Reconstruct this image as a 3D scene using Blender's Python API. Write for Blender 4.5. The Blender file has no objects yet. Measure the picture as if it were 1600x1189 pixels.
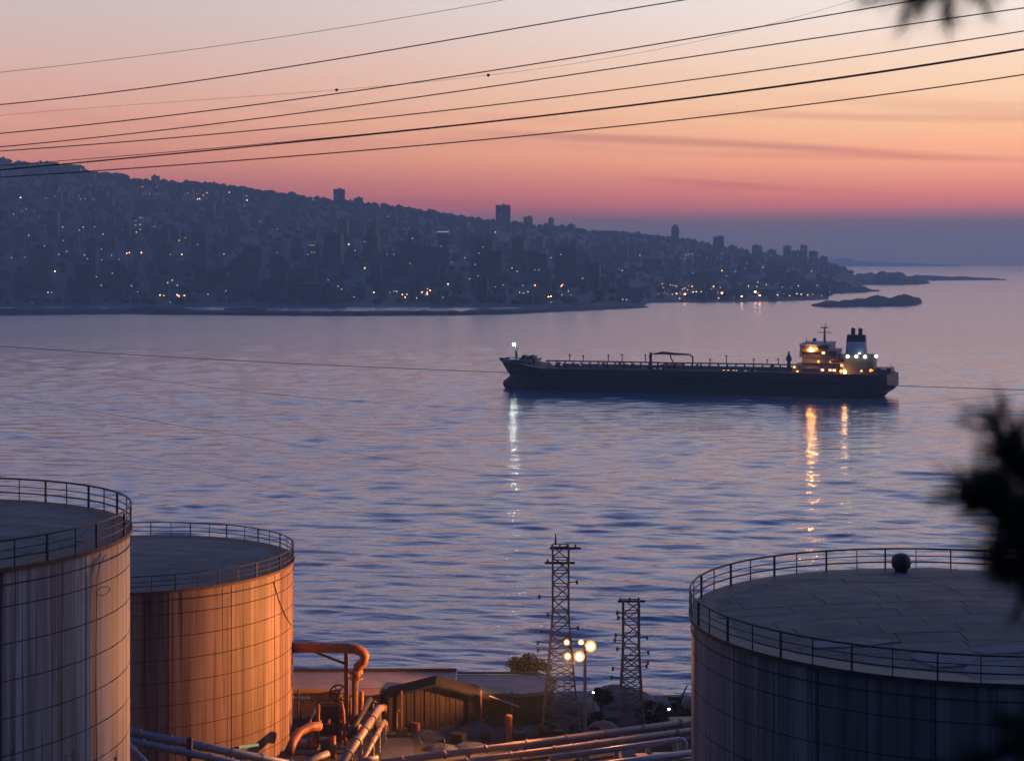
import bpy, bmesh, math, random
import numpy as np
from mathutils import Vector, Matrix, noise

random.seed(7)
C = bpy.context.scene.collection
sc = bpy.context.scene
R = math.radians
F = 2700.0          # focal length in photo pixels (1600 wide)
H = 61.0            # eye height above the sea
EYE = 405.0         # photo row of eye level

# ------------------------------------------------------------------ camera
cam = bpy.data.cameras.new('camera')
cam.sensor_width = 36.0
cam.lens = F / 1600 * 36.0
cam.shift_y = -(594.5 - EYE) / 1600
cam.clip_start = 0.2
cam.clip_end = 60000
cam.dof.use_dof = True
cam.dof.focus_distance = 400
cam.dof.aperture_fstop = 1.8
co = bpy.data.objects.new('camera', cam)
co.location = (0, 0, H)
co.rotation_euler = (R(90), 0, 0)
C.objects.link(co)
sc.camera = co

# ------------------------------------------------------------------ render settings
sc.render.engine = 'CYCLES'
cy = sc.cycles
cy.use_denoising = True
try:
    cy.denoiser = 'OPENIMAGEDENOISE'
    cy.denoising_input_passes = 'RGB_ALBEDO_NORMAL'
except Exception:
    pass
cy.max_bounces = 6
cy.diffuse_bounces = 2
cy.glossy_bounces = 3
cy.volume_bounces = 1
cy.transparent_max_bounces = 4
cy.sample_clamp_indirect = 25
cy.use_light_tree = True
vs = sc.view_settings
vs.view_transform = 'Standard'
vs.look = 'None'
vs.exposure = 0.0
vs.gamma = 1.0
vs.use_curve_mapping = False


def lin(r, g, b):
    f = lambda c: (c / 255 / 12.92) if c / 255 <= .04045 else ((c / 255 + .055) / 1.055) ** 2.4
    return (f(r), f(g), f(b), 1.0)


# ------------------------------------------------------------------ world: dusk sky
w = bpy.data.worlds.new('World')
sc.world = w
w.use_nodes = True
nt = w.node_tree
nt.nodes.clear()
N = nt.nodes.new
L = nt.links.new


def wmath(op, a, b=None, c=None, clamp=False):
    n = N('ShaderNodeMath')
    n.operation = op
    n.use_clamp = clamp
    for i, v in enumerate((a, b, c)):
        if v is None:
            continue
        if isinstance(v, (int, float)):
            n.inputs[i].default_value = v
        else:
            L(v, n.inputs[i])
    return n.outputs[0]


def wramp(fac, stops):
    n = N('ShaderNodeValToRGB')
    e = n.color_ramp.elements
    n.color_ramp.interpolation = 'LINEAR'
    while len(e) > 1:
        e.remove(e[-1])
    e[0].position, e[0].color = stops[0]
    for p, c in stops[1:]:
        k = e.new(p)
        k.color = c
    L(fac, n.inputs[0])
    return n.outputs[0]


def wmix(f, a, b):
    n = N('ShaderNodeMix')
    n.data_type = 'RGBA'
    if isinstance(f, (int, float)):
        n.inputs[0].default_value = f
    else:
        L(f, n.inputs[0])
    for s, v in ((6, a), (7, b)):
        if isinstance(v, tuple):
            n.inputs[s].default_value = v
        else:
            L(v, n.inputs[s])
    return n.outputs[2]


tc = N('ShaderNodeTexCoord')
sep = N('ShaderNodeSeparateXYZ')
L(tc.outputs['Generated'], sep.inputs[0])
sx, sy, sz = sep.outputs
az = wmath('ARCTAN2', sx, sy)                      # 0 = looking along +Y, positive to the right
el = wmath('ABSOLUTE', sz)                         # sine of the elevation
# cube-root scale so that the low sky gets most of the ramp
fac = wmath('POWER', wmath('MAXIMUM', el, 0.00001), 0.5)


def Y2(y):                                          # photo row -> ramp position
    t = max(0.0, (EYE - y) / F)
    return math.sqrt(t / math.sqrt(1 + t * t))


HAZE_D, HAZE_TOP = 1.25e-4, 300.0
LINF = (.06, .08, .15)


def thru(y, rgb, k=1.0):
    """sky colour behind the haze that shows as rgb at that photo row"""
    e = max((EYE - y) / F, .0172)
    T = math.exp(-HAZE_D * (HAZE_TOP - H) / e)
    c = lin(*rgb)
    return tuple(max(.01, (c[i] - (1 - T) * LINF[i]) / T) * k for i in range(3)) + (1.0,)


top = [(math.sqrt(.20), lin(240, 235, 253)), (math.sqrt(.28), lin(222, 225, 255)), (math.sqrt(.42), lin(178, 188, 235)),
       (math.sqrt(.62), lin(78, 114, 186)), (1.0, lin(50, 88, 162))]
top_left = [(math.sqrt(.20), lin(208, 202, 227)), (math.sqrt(.28), lin(200, 204, 242)), (math.sqrt(.42), lin(168, 178, 224)),
            (math.sqrt(.62), lin(78, 114, 186)), (1.0, lin(50, 88, 162))]
right_sky = wramp(fac, [(0.0, thru(400, (86, 86, 98))), (Y2(365), thru(365, (90, 86, 98))), (Y2(347), thru(347, (98, 88, 102))), (Y2(338), thru(338, (132, 94, 106))), (Y2(322), thru(322, (184, 105, 109))),
                        (Y2(300), thru(300, (212, 126, 112))), (Y2(255), thru(255, (243, 164, 128))), (Y2(190), thru(190, (250, 194, 150))),
                        (Y2(120), thru(120, (250, 212, 180))), (Y2(0), thru(0, (245, 233, 228)))] + top)
left_sky = wramp(fac, [(0.0, thru(400, (84, 84, 97))), (Y2(365), thru(365, (88, 83, 98))), (Y2(338), thru(338, (118, 86, 104))), (Y2(322), thru(322, (143, 89, 102))),
                       (Y2(290), thru(290, (164, 103, 107))), (Y2(250), thru(250, (197, 131, 117))), (Y2(190), thru(190, (214, 156, 138))),
                       (Y2(110), thru(110, (213, 175, 165))), (Y2(0), thru(0, (203, 187, 188)))] + top_left)
back_sky = wramp(fac, [(0.0, lin(40, 48, 72)), (.25, lin(56, 60, 88)), (.45, lin(60, 76, 116)), (.7, lin(54, 86, 146)), (1.0, lin(50, 88, 162))])
side = N('ShaderNodeMapRange')
side.interpolation_type = 'SMOOTHSTEP'
L(az, side.inputs[0])
side.inputs[1].default_value = R(-17)
side.inputs[2].default_value = R(19)
front = wmix(side.outputs[0], left_sky, right_sky)
toward = wmath('COSINE', wmath('SUBTRACT', az, R(18)))
bk = N('ShaderNodeMapRange')
bk.interpolation_type = 'SMOOTHSTEP'
L(toward, bk.inputs[0])
bk.inputs[1].default_value = .82
bk.inputs[2].default_value = -.35
sky = wmix(bk.outputs[0], front, back_sky)
# thin drawn-out cloud streaks low over the sunset
cv = N('ShaderNodeCombineXYZ')
L(wmath('MULTIPLY', az, 2.6), cv.inputs[0])
L(wmath('ADD', wmath('MULTIPLY', sz, 58.0), wmath('MULTIPLY', az, 3.0)), cv.inputs[1])
cn = N('ShaderNodeTexNoise')
cn.inputs['Scale'].default_value = 1.0
cn.inputs['Detail'].default_value = 5
cn.inputs['Roughness'].default_value = .55
L(cv.outputs[0], cn.inputs['Vector'])
cm = N('ShaderNodeMapRange')
cm.interpolation_type = 'SMOOTHSTEP'
L(cn.outputs['Fac'], cm.inputs[0])
cm.inputs[1].default_value = .50
cm.inputs[2].default_value = .78
low = N('ShaderNodeMapRange')
low.interpolation_type = 'SMOOTHSTEP'
L(sz, low.inputs[0])
low.inputs[1].default_value = .13
low.inputs[2].default_value = .04
cloud = wmath('MULTIPLY', wmath('MULTIPLY', cm.outputs[0], low.outputs[0]), 1.0)


def wisp(y0, slope, bend, half, lo, hi, amt):
    """one long cloud wisp: a band around a gently bent line in azimuth / elevation"""
    a = wmath('SUBTRACT', az, (lo + hi) / 2)
    mid = wmath('ADD', wmath('ADD', (EYE - y0) / F, wmath('MULTIPLY', a, slope)), wmath('MULTIPLY', wmath('MULTIPLY', a, a), bend))
    d = wmath('ABSOLUTE', wmath('SUBTRACT', wmath('ADD', sz, wmath('MULTIPLY', wmath('SUBTRACT', cn.outputs['Fac'], .5), .006)), mid))
    m1 = N('ShaderNodeMapRange'); m1.interpolation_type = 'SMOOTHSTEP'
    L(d, m1.inputs[0]); m1.inputs[1].default_value = half; m1.inputs[2].default_value = 0
    m2 = N('ShaderNodeMapRange'); m2.interpolation_type = 'SMOOTHSTEP'
    L(wmath('ABSOLUTE', a), m2.inputs[0]); m2.inputs[1].default_value = (hi - lo) / 2; m2.inputs[2].default_value = (hi - lo) / 6
    return wmath('MULTIPLY', wmath('MULTIPLY', m1.outputs[0], m2.outputs[0]), amt)


cloud = wmath('ADD', cloud, wisp(226, -.055, -.10, .0042, R(-4), R(17), .68))
cloud = wmath('ADD', cloud, wisp(190, -.03, .0, .0035, R(4), R(22), .40))
cloud = wmath('ADD', cloud, wisp(252, -.03, .0, .0035, R(2), R(24), .35), None, True)
tint = N('ShaderNodeMix'); tint.data_type = 'RGBA'; tint.blend_type = 'MULTIPLY'
tint.inputs[0].default_value = 1.0
L(sky, tint.inputs[6]); tint.inputs[7].default_value = (.62, .47, .60, 1)
sky = wmix(cloud, sky, tint.outputs[2])
bg = N('ShaderNodeBackground')
L(sky, bg.inputs[0])
bg.inputs[1].default_value = 1.0
wo = N('ShaderNodeOutputWorld')
L(bg.outputs[0], wo.inputs[0])

# twilight glow of the sun that has just gone down, to the right and behind
sun = bpy.data.lights.new('sun', 'SUN')
sun.energy = 0.15
sun.angle = R(22)
sun.color = (1.0, .52, .46)
so = bpy.data.objects.new('sun', sun)
sd = Vector((math.sin(R(38)), math.cos(R(38)), math.tan(R(6))))
so.rotation_euler = sd.to_track_quat('Z', 'Y').to_euler()
C.objects.link(so)


# ------------------------------------------------------------------ helpers
def P(px, py, Y):
    """photo pixel at depth Y -> point"""
    return Vector(((px - 800) / F * Y, Y, H - (py - EYE) / F * Y))


def onz(px, py, z):
    Y = (H - z) * F / (py - EYE)
    return Vector(((px - 800) / F * Y, Y, z))


class MB:
    def __init__(s):
        s.v, s.f, s.m = [], [], []

    def add(s, vs, fs, mi=0):
        o = len(s.v)
        s.v += [tuple(a) for a in vs]
        s.f += [tuple(i + o for i in f) for f in fs]
        s.m += [mi] * len(fs)
        return s

    def box(s, c, d, rz=0, mi=0, taper=1.0):
        x, y, z = d[0] / 2, d[1] / 2, d[2] / 2
        ca, sa = math.cos(rz), math.sin(rz)
        out = []
        for k in (-1, 1):
            t = taper if k > 0 else 1
            for i, j in ((-1, -1), (1, -1), (1, 1), (-1, 1)):
                a, b = i * x * t, j * y * t
                out.append((c[0] + a * ca - b * sa, c[1] + a * sa + b * ca, c[2] + k * z))
        return s.add(out, [(3, 2, 1, 0), (4, 5, 6, 7), (0, 1, 5, 4), (1, 2, 6, 5), (2, 3, 7, 6), (3, 0, 4, 7)], mi)

    def tube(s, pts, r, n=8, mi=0, cap=True):
        pts = [Vector(p) for p in pts]
        rs = r if isinstance(r, (list, tuple)) else [r] * len(pts)
        up = Vector((0, 0, 1))
        out = []
        prev = None
        for i, p in enumerate(pts):
            if i == 0:
                t = pts[1] - p
            elif i == len(pts) - 1:
                t = p - pts[i - 1]
            else:
                t = (pts[i + 1] - p).normalized() + (p - pts[i - 1]).normalized()
            t.normalize()
            if prev is None:
                a = t.cross(up if abs(t.z) < .9 else Vector((1, 0, 0)))
            else:
                a = prev - t * prev.dot(t)
            a.normalize()
            prev = a
            b = t.cross(a)
            for k in range(n):
                q = 2 * math.pi * k / n
                out.append(p + (a * math.cos(q) + b * math.sin(q)) * rs[i])
        fs = []
        for i in range(len(pts) - 1):
            for k in range(n):
                k2 = (k + 1) % n
                fs.append((i * n + k, i * n + k2, (i + 1) * n + k2, (i + 1) * n + k))
        if cap:
            fs.append(tuple(range(n - 1, -1, -1)))
            fs.append(tuple((len(pts) - 1) * n + k for k in range(n)))
        return s.add(out, fs, mi)

    def lathe(s, c, prof, n=16, mi=0):
        out, fs = [], []
        for r, z in prof:
            for k in range(n):
                q = 2 * math.pi * k / n
                out.append((c[0] + r * math.cos(q), c[1] + r * math.sin(q), c[2] + z))
        for i in range(len(prof) - 1):
            for k in range(n):
                k2 = (k + 1) % n
                fs.append((i * n + k, i * n + k2, (i + 1) * n + k2, (i + 1) * n + k))
        fs.append(tuple(range(n - 1, -1, -1)))
        fs.append(tuple((len(prof) - 1) * n + k for k in range(n)))
        return s.add(out, fs, mi)

    def ring(s, c, rad, r, n=72, k=6, mi=0):
        """torus"""
        out, fs = [], []
        for i in range(n):
            q = 2 * math.pi * i / n
            for j in range(k):
                p = 2 * math.pi * j / k
                d = rad + r * math.cos(p)
                out.append((c[0] + d * math.cos(q), c[1] + d * math.sin(q), c[2] + r * math.sin(p)))
        for i in range(n):
            for j in range(k):
                fs.append((i * k + j, ((i + 1) % n) * k + j, ((i + 1) % n) * k + (j + 1) % k, i * k + (j + 1) % k))
        return s.add(out, fs, mi)

    def ball(s, c, r, mi=0, sub=1, sq=(1, 1, 1), jit=0):
        vs, fs = ICO[sub]
        out = []
        for v in vs:
            k = r * (1 + (random.uniform(-jit, jit) if jit else 0))
            out.append((c[0] + v[0] * k * sq[0], c[1] + v[1] * k * sq[1], c[2] + v[2] * k * sq[2]))
        return s.add(out, fs, mi)

    def mesh(s, name, mats, smooth=False):
        me = bpy.data.meshes.new(name)
        me.from_pydata(s.v, [], s.f)
        for m in (mats if isinstance(mats, (list, tuple)) else [mats]):
            me.materials.append(m)
        if any(s.m):
            me.polygons.foreach_set('material_index', s.m)
        if smooth:
            me.polygons.foreach_set('use_smooth', [True] * len(me.polygons))
        me.update()
        return me

    def build(s, name, mats, parent=None, smooth=False, at=None):
        """at: the world point the vertices are shifted back by (the parent's base)"""
        if at is not None:
            s.v = [(a[0] - at[0], a[1] - at[1], a[2] - at[2]) for a in s.v]
        return link(name, s.mesh(name, mats, smooth), parent)


def _ico(sub):
    b = bmesh.new()
    bmesh.ops.create_icosphere(b, subdivisions=sub, radius=1)
    b.verts.ensure_lookup_table()
    r = ([tuple(v.co) for v in b.verts], [tuple(v.index for v in f.verts) for f in b.faces])
    b.free()
    return r


ICO = {k: _ico(k) for k in (1, 2, 3)}


def link(name, me, parent=None, loc=None, rz=0, scale=None):
    o = bpy.data.objects.new(name, me)
    C.objects.link(o)
    if parent is not None:
        o.parent = parent
    if loc is not None:
        o.location = loc
    if rz:
        o.rotation_euler = (0, 0, rz)
    if scale is not None:
        o.scale = scale
    return o


def tag(o, label=None, cat=None, group=None, kind=None):
    if label: o['label'] = label
    if cat: o['category'] = cat
    if group: o['group'] = group
    if kind: o['kind'] = kind
    return o


def thing(name, loc, label, cat, group=None, rz=0):
    o = link(name, None, None, loc, rz)
    o.empty_display_size = .5
    return tag(o, label, cat, group)


# ------------------------------------------------------------------ materials
def mat(name, col, rough=.8, metal=0, var=.18, scale=.6, bump=0, bscale=None, emit=None, estr=0, spec=.4):
    m = bpy.data.materials.new(name)
    m.use_nodes = True
    t = m.node_tree
    b = t.nodes['Principled BSDF']
    b.inputs['Roughness'].default_value = rough
    b.inputs['Metallic'].default_value = metal
    b.inputs['Specular IOR Level'].default_value = spec
    c = tuple(col) + (1,) if len(col) == 3 else col
    if var:
        g = t.nodes.new('ShaderNodeNewGeometry')
        n = t.nodes.new('ShaderNodeTexNoise')
        n.inputs['Scale'].default_value = scale
        n.inputs['Detail'].default_value = 5
        n.inputs['Roughness'].default_value = .62
        t.links.new(g.outputs['Position'], n.inputs['Vector'])
        r = t.nodes.new('ShaderNodeValToRGB')
        r.color_ramp.elements[0].position = .3
        r.color_ramp.elements[1].position = .72
        r.color_ramp.elements[0].color = tuple(max(0, x * (1 - var)) for x in c[:3]) + (1,)
        r.color_ramp.elements[1].color = tuple(min(1, x * (1 + var)) for x in c[:3]) + (1,)
        t.links.new(n.outputs['Fac'], r.inputs[0])
        t.links.new(r.outputs[0], b.inputs['Base Color'])
        if bump:
            n2 = t.nodes.new('ShaderNodeTexNoise')
            n2.inputs['Scale'].default_value = bscale or scale * 6
            n2.inputs['Detail'].default_value = 4
            t.links.new(g.outputs['Position'], n2.inputs['Vector'])
            bp = t.nodes.new('ShaderNodeBump')
            bp.inputs['Distance'].default_value = bump
            t.links.new(n2.outputs['Fac'], bp.inputs['Height'])
            t.links.new(bp.outputs[0], b.inputs['Normal'])
    else:
        b.inputs['Base Color'].default_value = c
    if emit:
        b.inputs['Emission Color'].default_value = tuple(emit) + (1,)
        b.inputs['Emission Strength'].default_value = estr
    return m


def glow(name, col, s, sample=True):
    m = bpy.data.materials.new(name)
    m.use_nodes = True
    t = m.node_tree
    t.nodes.clear()
    e = t.nodes.new('ShaderNodeEmission')
    e.inputs[0].default_value = tuple(col) + (1,)
    e.inputs[1].default_value = s
    o = t.nodes.new('ShaderNodeOutputMaterial')
    t.links.new(e.outputs[0], o.inputs[0])
    if not sample:
        m.cycles.emission_sampling = 'NONE'
    return m


def tank_paint(name, base, rust, amount, seed):
    """off-white tank paint with long vertical rust and dirt runs"""
    m = bpy.data.materials.new(name)
    m.use_nodes = True
    t = m.node_tree
    b = t.nodes['Principled BSDF']
    g = t.nodes.new('ShaderNodeNewGeometry')

    def streak(sc_xy, sc_z, off, detail=4):
        mp = t.nodes.new('ShaderNodeMapping')
        mp.inputs['Location'].default_value = (off, off * 1.7, 0)
        mp.inputs['Scale'].default_value = (sc_xy, sc_xy, sc_z)
        t.links.new(g.outputs['Position'], mp.inputs[0])
        n = t.nodes.new('ShaderNodeTexNoise')
        n.inputs['Scale'].default_value = 1
        n.inputs['Detail'].default_value = detail
        n.inputs['Roughness'].default_value = .6
        t.links.new(mp.outputs[0], n.inputs['Vector'])
        return n.outputs['Fac']

    def rng(v, a, c, lo=0., hi=1.):
        r = t.nodes.new('ShaderNodeMapRange')
        r.interpolation_type = 'SMOOTHSTEP'
        t.links.new(v, r.inputs[0])
        for i, x in ((1, a), (2, c), (3, lo), (4, hi)):
            r.inputs[i].default_value = x
        return r.outputs[0]

    def mixc(f, a, c):
        n = t.nodes.new('ShaderNodeMix')
        n.data_type = 'RGBA'
        t.links.new(f, n.inputs[0])
        for s, v in ((6, a), (7, c)):
            if isinstance(v, tuple):
                n.inputs[s].default_value = v + (1,)
            else:
                t.links.new(v, n.inputs[s])
        return n.outputs[2]

    wide = rng(streak(.42, .012, seed), .40, .60)
    fine = rng(streak(2.3, .03, seed + 9), .50, .70)
    hair = rng(streak(5.5, .06, seed + 21, 2), .56, .70)
    blot = rng(streak(.35, .35, seed + 4), .35, .75)
    col = mixc(blot, tuple(x * .86 for x in base), base)
    col = mixc(wide, col, tuple(base[i] * .35 + rust[i] * .65 for i in range(3)))
    mm = t.nodes.new('ShaderNodeMath'); mm.operation = 'MULTIPLY'
    t.links.new(fine, mm.inputs[0]); mm.inputs[1].default_value = amount
    col = mixc(mm.outputs[0], col, rust)
    m2 = t.nodes.new('ShaderNodeMath'); m2.operation = 'MULTIPLY'
    t.links.new(hair, m2.inputs[0]); m2.inputs[1].default_value = amount * .8
    col = mixc(m2.outputs[0], col, tuple(x * .4 for x in rust))
    t.links.new(col, b.inputs['Base Color'])
    b.inputs['Roughness'].default_value = .62
    b.inputs['Specular IOR Level'].default_value = .3
    return m


M = {}
M['paint_a'] = tank_paint('tank_paint_pale', (.47, .45, .45), (.13, .075, .05), .9, 3.0)
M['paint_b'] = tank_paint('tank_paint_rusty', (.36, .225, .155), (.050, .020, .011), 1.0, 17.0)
M['paint_c'] = tank_paint('tank_paint_grey', (.29, .265, .24), (.06, .052, .048), .8, 41.0)
M['seam'] = mat('rusted_seam_steel', (.05, .033, .025), .9, var=.4, scale=2)
M['roof_a'] = mat('tank_roof_sheet', (.10, .10, .105), .85, var=.45, scale=.25, bump=.05, bscale=1.2)
M['roof_b'] = mat('tank_roof_sheet_brownish', (.13, .11, .105), .85, var=.45, scale=.22, bump=.05, bscale=1.2)
M['roof_c'] = mat('tank_roof_bitumen', (.085, .08, .08), .8, var=.5, scale=.2, bump=.06, bscale=.9)
for k_, f_ in ((1, 1.0), (2, .86), (3, 1.14)):
    M['rp%d' % k_] = mat('tank_roof_plate_%s' % 'abc'[k_ - 1], (.095 * f_, .088 * f_, .086 * f_), .8, var=.35, scale=.35, bump=.02, bscale=1.5)
    M['rq%d' % k_] = mat('bitumen_roof_plate_%s' % 'abc'[k_ - 1], (.066 * f_, .061 * f_, .060 * f_), .75, var=.45, scale=.3, bump=.03, bscale=1.2)
M['patch'] = mat('roof_patch_felt', (.095, .09, .10), .75, var=.3, scale=.8)
M['rail'] = mat('dark_railing_paint', (.03, .028, .028), .6, var=.3, scale=3)
M['rust_rail'] = mat('rusty_steel', (.13, .065, .04), .8, var=.4, scale=2)
M['steel'] = mat('galvanised_steel', (.22, .22, .22), .55, .6, var=.25, scale=2)
M['lattice'] = mat('weathered_lattice_steel', (.20, .125, .09), .8, 0, var=.3, scale=2)
M['insul'] = mat('porcelain_insulator', (.16, .09, .06), .35, var=.1)
M['pipe'] = mat('pink_grey_pipe_paint', (.22, .165, .15), .5, var=.25, scale=.8)
M['pipe_or'] = mat('orange_pipe_paint', (.24, .085, .032), .55, var=.25, scale=1.0)
M['pipe_grey'] = mat('grey_pipe_paint', (.20, .21, .24), .45, .2, var=.25, scale=1.2)
M['ground'] = mat('dry_hillside_soil', (.075, .06, .042), .95, var=.45, scale=.12, bump=.2, bscale=.8)
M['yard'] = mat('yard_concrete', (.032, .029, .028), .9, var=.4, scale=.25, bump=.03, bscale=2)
M['asphalt'] = mat('asphalt', (.055, .057, .062), .7, var=.25, scale=.8, bump=.01, bscale=8)
M['earth'] = mat('brown_earth', (.21, .145, .105), .95, var=.3, scale=.5, bump=.15, bscale=1.6)
M['conc'] = mat('concrete', (.30, .28, .26), .85, var=.25, scale=.7, bump=.01, bscale=5)
M['roofing'] = mat('flat_roof_felt', (.26, .19, .16), .9, var=.22, scale=.35)
M['roof_dark'] = mat('dark_sheet_roof', (.022, .02, .021), 1, var=.35, scale=.8, spec=0)
M['clad'] = mat('ochre_cladding', (.36, .25, .13), .75, var=.2, scale=1.2)
M['clad_b'] = mat('brown_timber_cladding', (.055, .04, .032), .9, var=.35, scale=1.4, spec=.1)
M['trim'] = mat('red_brown_trim', (.25, .12, .08), .8, var=.2)
M['tarp'] = mat('blue_black_tarpaulin', (.045, .05, .065), .55, var=.35, scale=1.2, bump=.08, bscale=3)
M['dark'] = mat('black_steel', (.02, .02, .02), .6, var=.2)
M['bark'] = mat('pine_bark', (.035, .026, .02), .95, var=.3, scale=8)
M['needle'] = mat('pine_needles', (.016, .026, .014), .8, var=.4, scale=6)
M['leaf'] = mat('dusk_foliage', (.018, .022, .010), .85, var=.5, scale=1.5)
M['leaf2'] = mat('dry_shrub_foliage', (.05, .036, .016), .85, var=.5, scale=1.5)
M['cable'] = mat('power_cable', (.045, .035, .035), .6, var=.2)
# far shore
M['hill'] = mat('wooded_hillside', (.055, .063, .063), 1, var=.5, scale=.012)
M['wood'] = mat('far_woodland', (.05, .062, .058), 1, var=.5, scale=.02)
M['rock'] = mat('breakwater_rock', (.07, .07, .07), .95, var=.4, scale=.08)
M['wall1'] = mat('pale_render', (.115, .12, .125), .9, var=.2, scale=.04)
M['wall2'] = mat('grey_render', (.10, .104, .11), .9, var=.2, scale=.04)
M['wall3'] = mat('dark_render', (.085, .09, .095), .9, var=.2, scale=.04)
M['glass'] = mat('dark_window_band', (.06, .065, .075), .5, var=.2, scale=.05)
M['warmwin'] = glow('warm_lit_window', (1, .62, .34), .6, False)
M['coolwin'] = glow('cool_lit_window', (.75, .88, 1.0), .45, False)
M['lamp_w'] = glow('warm_street_light', (1, .38, .11), 15.0)
M['lamp_y'] = glow('yellow_street_light', (1, .58, .25), 4.5)
M['lamp_c'] = glow('white_street_light', (.85, .93, 1.0), 2.2)
M['lamp_s'] = glow('waterfront_lamp', (1, .42, .13), 45.0)
M['lamp_d'] = glow('dim_street_light', (1, .50, .32), 1.8, False)
# ship
M['hull'] = mat('navy_hull_paint', (.009, .013, .022), .5, var=.2, scale=.15)
M['boot'] = mat('dark_red_boot_topping', (.05, .022, .022), .6, var=.3, scale=.2)
M['deck'] = mat('deck_red_brown', (.16, .06, .045), .8, var=.3, scale=.3)
M['rim'] = mat('grey_bulwark_paint', (.20, .20, .21), .7, var=.2)
M['house'] = mat('cream_superstructure_paint', (.115, .105, .098), .6, var=.15, scale=.4)
M['funnelg'] = mat('grey_funnel_paint', (.55, .57, .60), .6, var=.1)
M['funnelb'] = mat('navy_funnel_top', (.02, .024, .04), .6, var=.1)
M['sh_or'] = glow('ship_sodium_lamp', (1, .38, .09), 420)
M['sh_or2'] = glow('ship_small_sodium_lamp', (1, .34, .06), 2.6)
M['sh_or3'] = glow('ship_yellow_lamp', (1, .50, .14), 90)
M['sh_dk'] = glow('ship_deck_lamp', (1, .36, .07), 14)
M['sh_ye'] = glow('ship_lit_window', (1, .60, .28), 2.2)
M['sh_wh'] = glow('ship_white_floodlight', (.95, 1.0, .82), 8)
M['sh_bow'] = glow('ship_bow_light', (.86, 1.0, .80), 140)
M['lens'] = glow('sodium_floodlight_lens', (1, .55, .20), 30)
M['lens_s'] = glow('sodium_floodlight_lens_side', (1, .60, .25), 12)
M['halo'] = glow('orange_halo_glow', (1, .40, .09), 1.5, False)  # self-lit orange standing in for the glow fringe around the lenses
M['led'] = glow('white_yard_lamp', (.95, .97, 1), 14)
M['tube'] = glow('greenish_lamp_tube', (.72, .8, .42), .4, False)


# ------------------------------------------------------------------ sea
def sea_material():
    m = bpy.data.materials.new('dusk_sea_water')
    m.use_nodes = True
    t = m.node_tree
    b = t.nodes['Principled BSDF']
    b.inputs['Base Color'].default_value = (.042, .092, .18, 1)
    b.inputs['IOR'].default_value = 1.42
    b.inputs['Specular IOR Level'].default_value = .5
    g = t.nodes.new('ShaderNodeNewGeometry')

    def layer(scale, sxx, rot, detail, rough, off, distort=0):
        mp = t.nodes.new('ShaderNodeMapping')
        mp.inputs['Rotation'].default_value = (0, 0, R(rot))
        mp.inputs['Scale'].default_value = (scale * sxx, scale, scale)
        mp.inputs['Location'].default_value = (off, off * .6, 0)
        t.links.new(g.outputs['Position'], mp.inputs[0])
        n = t.nodes.new('ShaderNodeTexNoise')
        n.inputs['Scale'].default_value = 1
        n.inputs['Detail'].default_value = detail
        n.inputs['Roughness'].default_value = rough
        n.inputs['Distortion'].default_value = distort
        t.links.new(mp.outputs[0], n.inputs['Vector'])
        return n.outputs['Fac']

    def ma(op, a, c):
        n = t.nodes.new('ShaderNodeMath')
        n.operation = op
        for i, v in enumerate((a, c)):
            if isinstance(v, (int, float)):
                n.inputs[i].default_value = v
            else:
                t.links.new(v, n.inputs[i])
        return n.outputs[0]

    wave = ma('MULTIPLY', layer(1 / 7, .42, 5, 2, .5, 17, .6), .42)
    chop = ma('MULTIPLY', layer(1 / 1.9, .55, -6, 3, .6, 31, .3), .17)
    swell = ma('MULTIPLY', layer(1 / 24, .30, 8, 2, .5, 7, .5), .62)
    h = ma('ADD', ma('ADD', wave, chop), swell)
    # calmer and rougher patches drifting over the bay
    patch = layer(1 / 260, .30, 4, 3, .55, 5, .5)
    pr = t.nodes.new('ShaderNodeMapRange')
    t.links.new(patch, pr.inputs[0])
    pr.inputs[1].default_value = .34; pr.inputs[2].default_value = .66
    pr.inputs[3].default_value = .55; pr.inputs[4].default_value = 1.2
    bp = t.nodes.new('ShaderNodeBump')
    bp.inputs['Distance'].default_value = 1.0
    t.links.new(pr.outputs[0], bp.inputs['Strength'])
    t.links.new(h, bp.inputs['Height'])
    t.links.new(bp.outputs[0], b.inputs['Normal'])
    # ripples too small to resolve: rougher on the open water than near the shore
    sp = t.nodes.new('ShaderNodeSeparateXYZ')
    t.links.new(g.outputs['Position'], sp.inputs[0])
    rr = t.nodes.new('ShaderNodeMapRange')
    t.links.new(sp.outputs[1], rr.inputs[0])
    rr.inputs[1].default_value = 250; rr.inputs[2].default_value = 1400
    rr.inputs[3].default_value = .08; rr.inputs[4].default_value = .19
    t.links.new(rr.outputs[0], b.inputs['Roughness'])
    return m


M['sea'] = sea_material()


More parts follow.
